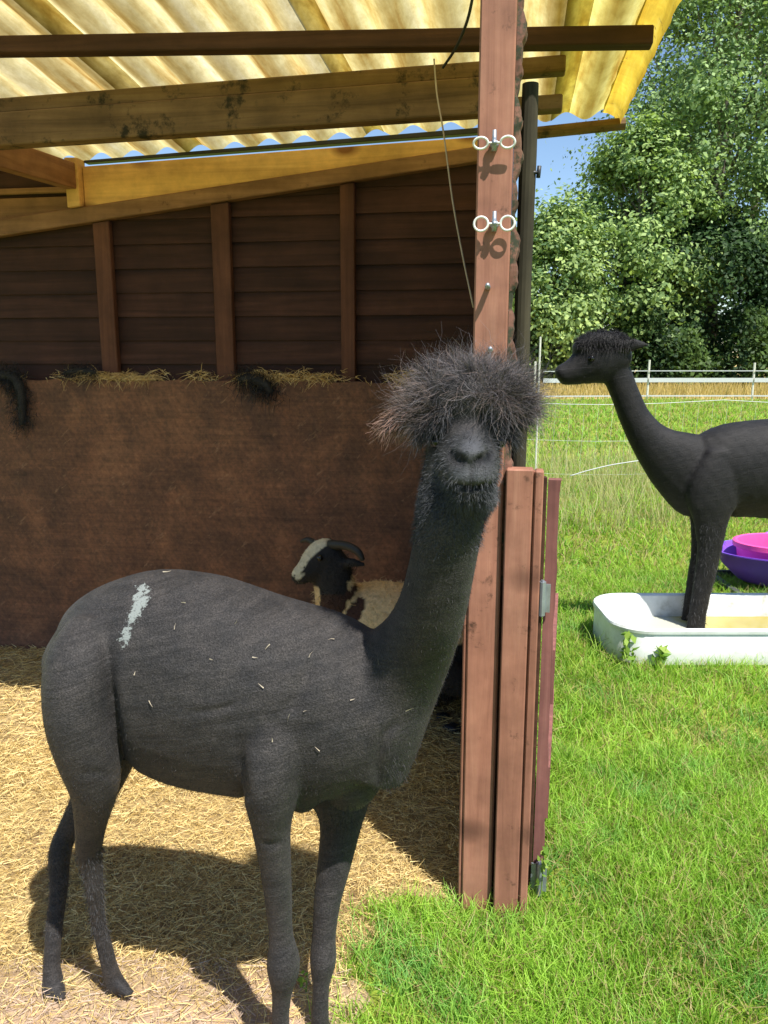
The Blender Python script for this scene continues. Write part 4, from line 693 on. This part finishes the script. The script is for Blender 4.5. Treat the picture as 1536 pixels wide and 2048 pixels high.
# ------------------------------------------------------------------ trees and hedge
def leaves(cent, nrm_out, size, cols, asp=.62):
    n_ = len(cent); a = RNG.normal(size=(n_, 3)); a /= np.linalg.norm(a, axis=1, keepdims=True); nr = nrm_out + RNG.normal(size=(n_, 3)) * .55; nr /= np.linalg.norm(nr, axis=1, keepdims=True)
    a = a - nr * (a * nr).sum(1, keepdims=True); a /= np.linalg.norm(a, axis=1, keepdims=True); b_ = np.cross(nr, a); s = (size * RNG.uniform(.6, 1.4, n_))[:, None]
    V = np.stack([cent - a * s, cent + b_ * s * asp - a * s * .1, cent + a * s, cent - b_ * s * asp + a * s * .1 + nr * s * .2], 1); return V.reshape(-1, 3), (np.arange(n_)[:, None] * 4 + np.arange(4)), np.repeat(cols, 4, 0)
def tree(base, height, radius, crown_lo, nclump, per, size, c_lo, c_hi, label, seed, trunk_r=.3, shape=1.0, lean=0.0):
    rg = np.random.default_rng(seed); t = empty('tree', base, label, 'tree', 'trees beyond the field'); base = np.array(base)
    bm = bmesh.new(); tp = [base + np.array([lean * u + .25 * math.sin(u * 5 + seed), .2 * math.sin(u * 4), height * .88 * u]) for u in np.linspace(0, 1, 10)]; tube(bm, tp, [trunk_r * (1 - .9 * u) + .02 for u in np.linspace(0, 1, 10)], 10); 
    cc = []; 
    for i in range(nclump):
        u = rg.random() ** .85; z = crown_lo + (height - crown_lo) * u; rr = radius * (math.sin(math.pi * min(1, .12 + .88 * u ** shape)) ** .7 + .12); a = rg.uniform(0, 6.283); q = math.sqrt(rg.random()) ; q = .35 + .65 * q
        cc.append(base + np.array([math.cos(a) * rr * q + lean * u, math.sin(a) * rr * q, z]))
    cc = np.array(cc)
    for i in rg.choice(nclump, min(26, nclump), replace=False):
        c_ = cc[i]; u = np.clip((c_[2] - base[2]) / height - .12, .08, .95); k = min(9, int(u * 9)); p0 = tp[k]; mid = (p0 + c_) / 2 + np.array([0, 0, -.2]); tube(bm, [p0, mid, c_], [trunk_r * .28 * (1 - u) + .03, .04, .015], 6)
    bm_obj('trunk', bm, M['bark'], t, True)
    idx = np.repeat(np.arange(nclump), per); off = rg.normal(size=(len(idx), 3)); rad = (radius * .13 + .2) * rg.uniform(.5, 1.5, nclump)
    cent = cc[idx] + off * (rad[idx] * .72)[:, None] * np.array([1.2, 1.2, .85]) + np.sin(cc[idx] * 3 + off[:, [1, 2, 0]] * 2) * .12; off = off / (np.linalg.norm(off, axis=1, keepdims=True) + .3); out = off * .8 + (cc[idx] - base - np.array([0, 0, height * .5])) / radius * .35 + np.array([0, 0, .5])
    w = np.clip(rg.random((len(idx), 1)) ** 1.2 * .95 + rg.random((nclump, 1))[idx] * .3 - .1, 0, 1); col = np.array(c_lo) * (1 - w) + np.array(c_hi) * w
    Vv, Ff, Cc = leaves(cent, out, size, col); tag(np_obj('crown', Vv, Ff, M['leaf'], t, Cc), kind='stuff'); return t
DG, LG = (.075, .14, .065), (.36, .49, .20)
tree((16.0, 40, 0), 23, 5.3, 1.5, 260, 270, .10, DG, LG, 'tallest poplar, its crown running out of the top of the photo at the right', 3, .42, .8)
tree((11.0, 36.5, 0), 10.6, 3.1, .8, 130, 300, .105, (.08, .15, .06), (.38, .50, .17), 'rounded mid green tree directly right of the shelter roof corner', 5, .28, .9)
tree((7.0, 34.5, 0), 7.0, 2.3, .6, 100, 260, .10, (.08, .15, .06), (.42, .53, .18), 'bushy pale green tree half hidden behind the corner post', 9, .22, .9)
tree((21.5, 38, 0), 17, 4.4, 1.0, 120, 250, .115, (.055, .12, .055), (.30, .42, .18), 'dark leafy tree leaning in at the right edge behind the tall poplar', 12, .36, .9)
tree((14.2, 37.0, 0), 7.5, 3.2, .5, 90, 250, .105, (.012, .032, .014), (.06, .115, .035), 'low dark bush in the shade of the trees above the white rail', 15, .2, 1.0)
tree((20.5, 46, 0), 24, 5.0, 2, 150, 260, .12, (.075, .14, .065), (.36, .48, .20), 'tall pale poplar behind the others with blue sky showing through its top', 21, .3, .8)
nh = 45000; hx = RNG.uniform(3, 30, nh); hz = RNG.random(nh) ** .8 * (2.6 + 1.0 * np.sin(hx * 1.3) + .6 * np.sin(hx * 3.1)); cent = np.stack([hx, 34.2 + RNG.normal(size=nh) * .7 + .3 * np.sin(hx * 2), hz * .9 + .1], 1)
w = np.clip(RNG.random((nh, 1)) * .8 + .35 * np.sin(hx * 2.1)[:, None] + .1, 0, 1); Vv, Ff, Cc = leaves(cent, np.tile([0, -.6, .5], (nh, 1)), .10, np.array([.016, .04, .014]) * (1 - w) + np.array([.09, .15, .035]) * w); tag(np_obj('undergrowth', Vv, Ff, M['leaf'], None, Cc), 'dense green undergrowth along the foot of the trees', None, None, 'stuff')
# ------------------------------------------------------------------ straw and grass
def straw(n_, x0, x1, y0, y1, lmin, lmax, wd, pale=0.0):
    X = RNG.uniform(x0, x1, n_); Y = RNG.uniform(y0, y1, n_); t = X * sw.x + Y * sw.y; s = X * su.x + Y * su.y
    keep = (t < T_WALL - .1) & (s < S_POST - .01) & ((t > T_FRONT) | (X < edge_x(X, Y) + RNG.normal(size=n_) * .05)) & ((Y > 1.66) | (RNG.random(n_) < .62)); X, Y = X[keep], Y[keep]; k = len(X)
    P0 = np.stack([X, Y, ground_z(X, Y) + RNG.random(k) ** 2 * .022 + .001], 1); a = RNG.uniform(0, 6.283, k); D = np.stack([np.cos(a), np.sin(a), RNG.normal(size=k) * .16], 1)
    w = RNG.random((k, 1)); c_ = np.array([.46, .31, .10]) * (1 - w) + np.array([.82, .65, .31]) * w; dk = RNG.random((k, 1)) < .12; c_ = np.where(dk, c_ * .45, c_); pk_ = (RNG.random((k, 1)) < .35) & (Y[:, None] < 1.68); c_ = np.where(pk_, np.array([.5, .38, .30]), c_)
    return ribbons(P0, D, RNG.uniform(lmin, lmax, k), wd, RNG.normal(size=k) * .18, 2, c_, c_ * 1.05)
def cat3(parts):
    V = []; F = []; C = []; o = 0
    for v_, f_, c_ in parts: V.append(v_); F.append(f_ + o); C.append(c_); o += len(v_)
    return np.concatenate(V), np.concatenate(F), np.concatenate(C)
Vv, Ff, Cc = cat3([straw(80000, -2.0, .25, 1.15, 2.7, .015, .06, .0021), straw(32000, -2.4, .5, 2.4, 3.7, .02, .07, .003)]); tag(np_obj('straw', Vv, Ff, M['straw'], None, Cc), 'loose golden straw bedding spread over the shelter floor', None, None, 'stuff')
# straw caught along the kickboard ledge and a few wisps on the board and fleece
k = 4200; ss = RNG.uniform(PW(60, 760)[0], PW(930, 760)[0], k); ok = wob(ss * 3, ss * 0 + 1) + RNG.normal(size=k) * .25 > -.1; ss = ss[ok]; k = len(ss); tt = T_WALL - .08 + RNG.uniform(-.022, .03, k); zz = Z_KICK + .004 + RNG.random(k) ** 1.5 * .034 * (1 + .6 * wob(ss * 5, ss))
P0 = np.stack([ss * su.x + tt * sw.x, ss * su.y + tt * sw.y, zz], 1); D = np.stack([RNG.normal(size=k), RNG.normal(size=k) * .5, RNG.normal(size=k) * .4 - .15], 1); w = RNG.random((k, 1)); c_ = np.array([.45, .28, .10]) * (1 - w) + np.array([.75, .56, .28]) * w
Vv, Ff, Cc = ribbons(P0, D, RNG.uniform(.02, .06, k), .003, RNG.normal(size=k) * .3, 2, c_, c_, None, .3)
tag(np_obj('straw_ledge', Vv, Ff, M['straw'], None, Cc), 'wisps of straw caught along the top of the brown kickboard', None, None, 'stuff')
def tuft(pts, n_, spread, L, label):
    c_ = np.array(spline([tuple(att(x, y, T_WALL - .10)) for x, y in pts], 12)); i = RNG.integers(0, len(c_), n_); P0 = c_[i] + RNG.normal(size=(n_, 3)) * np.array([spread, .008, spread]); tn = RNG.uniform(.4, 1.5, (n_, 1))
    bm = bmesh.new(); tube(bm, [Vector(q) for q in c_], [spread * (.35 + .45 * math.sin(math.pi * j / (len(c_) - 1)) ** .5) for j in range(len(c_))], 8); o = bm_obj('wool_tuft', bm, M['fleece'], None, True); set_col(o.data, np.zeros((len(o.data.vertices), 3)))
    Vv, Ff, Cc = ribbons(P0, RNG.normal(size=(n_, 3)) + np.array([0, -.3, -.6]), L * RNG.uniform(.4, 1.2, n_), .002, RNG.normal(size=n_) * .7, 4, np.array([.016, .016, .018]) * tn, np.array([.03, .03, .034]) * tn, None, .4); tag(np_obj('wisp', Vv, Ff, M['hair'], o, Cc), kind='stuff'); tag(o, label, 'wool tuft', 'tufts of wool on the kickboard')
tuft([(-6, 752), (14, 750), (34, 762), (44, 800), (44, 850)], 1700, .027, .045, 'long hanging tuft of black wool at the left end of the kickboard')
tuft([(478, 758), (505, 758), (528, 768), (545, 785)], 1300, .026, .04, 'short clump of black wool on the kickboard beside the middle stud')
tuft([(128, 746), (160, 742), (192, 744)], 500, .016, .03, 'flat dark lump of wool on the kickboard below the left stud')
def dung(x, y, r, label):
    p = atz(x, y, .03); bm = bmesh.new(); bmesh.ops.create_icosphere(bm, subdivisions=3, radius=r)
    for v_ in bm.verts: v_.co = Vector((v_.co.x * 1.4, v_.co.y * 1.1, v_.co.z * .6)) * (1 + .18 * math.sin(v_.co.x * 160 + y) * math.cos(v_.co.y * 190)) + p + Vector((0, 0, float(ground_z(p.x, p.y)) - .03 + r * .3))
    tag(bm_obj('dung_clump', bm, M['black_strip'], None, True), label, 'dung', 'dark dung clumps in the shaded straw')
dung(852, 1468, .032, 'largest dark dung clump on the shaded straw left of the corner post'); dung(885, 1484, .020, 'small round dung clump in the middle of three beside the post'); dung(905, 1500, .025, 'dark dung clump touching the foot of the corner post edge')
def blades(n_, x0, x1, y0, y1, h, wd, mask=None, dry=.12, seed=0, lean=.35):
    rg = np.random.default_rng(seed); X = rg.uniform(x0, x1, n_); Y = rg.uniform(y0, y1, n_); t = X * sw.x + Y * sw.y; s = X * su.x + Y * su.y
    edge = edge_x(X, Y) + rg.normal(size=n_) * .04
    keep = np.where(t > T_FRONT - .02, s > S_POST + .11 - .03 * (t < T_FRONT + .02), X > edge) & (X < .62 * Y + .55) & (X > -.25) & ~((np.abs(X - TX) < HX - .03) & (np.abs(Y - TY) < HY - .03)); keep &= rg.random(n_) < .35 + .65 * np.clip(.75 + wob(X * 2.2, Y * 2.2), 0, 1)
    X, Y = X[keep], Y[keep]; k = len(X); pt = wob(X * 1.3, Y * 1.3); H = h * rg.uniform(.5, 1.35, k) * (1 + .25 * pt); a = rg.uniform(0, 6.283, k); D = np.stack([np.cos(a) * lean, np.sin(a) * lean, np.ones(k)], 1) + rg.normal(size=(k, 3)) * .18
    w = np.clip(rg.random((k, 1)) * .7 + .3 * pt[:, None] + .15, 0, 1); c_ = np.array([.12, .27, .016]) * (1 - w) + np.array([.42, .65, .085]) * w; cp = np.clip(wob(X * 2.3 + 4, Y * 2.9 + 2), 0, 1)[:, None]; c_ = c_ * (1 - cp * np.array([.38, .16, -.8])); dr = rg.random((k, 1)) < dry * (1 + 1.2 * np.clip(-pt, 0, 1))[:, None]; c_ = np.where(dr, np.array([.46, .38, .16]) * rg.uniform(.7, 1.1, (k, 1)), c_)
    zb = np.where(Y > 6, .05 * wob(X * .15, Y * .15) * np.clip((Y - 6) / 8, 0, 1), 0) - .006
    return ribbons(np.stack([X, Y, zb], 1), D, H, wd, rg.normal(size=k) * .45, 3, c_ * .75, c_ * 1.1, None, .25)
Vv, Ff, Cc = cat3([blades(120000, -.25, 1.9, 1.05, 2.7, .07, .0036, seed=1, dry=.17), blades(80000, .2, 3.4, 2.6, 5.2, .075, .0048, seed=2, dry=.2), blades(60000, .5, 7, 5.2, 11, .10, .009, seed=3, dry=.32), blades(42000, 1, 17, 11, 25, .13, .022, seed=4, dry=.34)])
tuf = []
for i in range(70):
    if i < 40: cx, cy = RNG.uniform(.62, 1.05), RNG.uniform(2.4, 4.6)
    else: cx, cy = RNG.uniform(1.0, 2.6), RNG.choice([3.40, 3.47])
    m_ = 26; P0 = np.stack([cx + RNG.normal(size=m_) * .035, cy + RNG.normal(size=m_) * .02, np.full(m_, -.005)], 1); P0 = P0[~((np.abs(P0[:, 0] - TX) < HX) & (np.abs(P0[:, 1] - TY) < HY))]; m_ = len(P0); w = RNG.random((m_, 1)); c_ = np.array([.14, .30, .02]) * (1 - w) + np.array([.46, .62, .11]) * w
    if m_: tuf.append(ribbons(P0, np.stack([RNG.normal(size=m_) * .3, RNG.normal(size=m_) * .25, np.ones(m_)], 1), RNG.uniform(.07, .19, m_) * (1 if i < 40 else .6), .0045, RNG.normal(size=m_) * .4, 3, c_ * .8, c_ * 1.1, None, .2))
Vv, Ff, Cc = cat3([(Vv, Ff, Cc)] + tuf)
tag(np_obj('grass', Vv, Ff, M['grass'], None, Cc), 'bright green pasture grass with dry blades', None, None, 'stuff')
# dry seed stalks standing in the long grass behind the gate, and along the far strip
k = 1500; Y = RNG.uniform(6.3, 10.5, k); X = RNG.uniform(.19, .42, k) * Y + RNG.normal(size=k) * .1; ok = X > .17 * Y; X, Y = X[ok], Y[ok]; k = len(X)
c_ = np.tile([.58, .54, .26], (k, 1)) * RNG.uniform(.7, 1.1, (k, 1)); p1_ = ribbons(np.stack([X, Y, 0 * X], 1), np.stack([RNG.normal(size=k) * .22, RNG.normal(size=k) * .2, np.ones(k)], 1), RNG.uniform(.2, .55, k), .006, RNG.normal(size=k) * .25, 4, c_ * .8, c_, None, .05)
k = 9000; X = RNG.uniform(3, 26, k); Y = RNG.uniform(25.2, 33, k); c_ = np.tile([.58, .45, .18], (k, 1)) * RNG.uniform(.7, 1.15, (k, 1)); p2_ = ribbons(np.stack([X, Y, 0 * X], 1), np.stack([RNG.normal(size=k) * .25, RNG.normal(size=k) * .2, np.ones(k)], 1), RNG.uniform(.2, .5, k), .03, RNG.normal(size=k) * .2, 2, c_ * .85, c_)
pp = cat3([p1_]); tag(np_obj('seed_grass', *pp[:2], M['grass'], None, pp[2]), 'tall pale seed stalks in the grass behind the gate', None, None, 'stuff'); tag(np_obj('dry_grass', *p2_[:2], M['grass'], None, p2_[2]), 'dry yellow grass strip beyond the far fence', None, None, 'stuff')
# leafy weeds: one between the forelegs, one at the hinge, sprigs by the tub
def weed(p, h, n_, size, label):
    bm = bmesh.new(); tube(bm, [p, p + Vector((.004, .002, h))], [.0022, .0012], 5); o = bm_obj('weed', bm, plain_mat('weed_stem', (.14, .22, .04), .6), None)
    cent = np.array([p + Vector((random.uniform(-size, size), random.uniform(-size, size), h * random.uniform(.35, 1.05))) for _ in range(n_)]); w = RNG.random((n_, 1)); Vv, Ff, Cc = leaves(cent, np.tile([0, -.5, .7], (n_, 1)), size * .8, np.array([.12, .24, .03]) * (1 - w) + np.array([.26, .36, .06]) * w, .5); np_obj('leaf', Vv, Ff, M['leaf'], o, Cc); tag(o, label, 'weed')
p = atz(612, 1985, .01); weed(p, .05, 9, .013, 'small bright green weed between the front feet of the near alpaca')
p = atz(1078, 1800, 0.0); p.y -= .0; weed(p + Vector((0, -.02, 0)), .16, 16, .014, 'thin leafy weed climbing beside the lower gate hinge')
for i, (x, lab) in enumerate(((1255, 'broad leaved weed growing against the left front corner of the white tub'), (1315, 'sparse weed in front of the white tub below the alpaca forelegs'))):
    p = atz(x, 1338, 0); weed(p, .16 - .05 * i, 26, .03, lab)
# straw wisps stuck to the near alpaca's fleece
hits = []
dg = bpy.context.evaluated_depsgraph_get()
for x, y in ((372, 1208), (326, 1147), (420, 1318), (528, 1376), (608, 1422), (580, 1428), (545, 1484), (617, 1315), (505, 1315), (540, 1290), (668, 1280), (822, 1165), (810, 1420), (640, 1500), (470, 1250), (300, 1400), (270, 1350), (760, 1330), (700, 1400), (350, 1260)):
    d = ray(x, y).normalized(); ok, loc, nr, _ = alp.ray_cast(EYE, d)
    if ok: hits.append((np.array(loc), np.array(nr)))
P0 = np.array([h[0] + h[1] * .004 for h in hits]); N0 = np.array([h[1] for h in hits]); D = np.cross(N0, RNG.normal(size=N0.shape)); k = len(P0); c_ = np.tile([.40, .34, .25], (k, 1))
Vv, Ff, Cc = ribbons(P0, D, RNG.uniform(.006, .017, k), .0022, RNG.normal(size=k) * .3, 2, c_, c_); tag(np_obj('straw_wisps', Vv, Ff, M['straw'], None, Cc), 'short straw wisps stuck to the flank of the near alpaca', None, None, 'stuff')
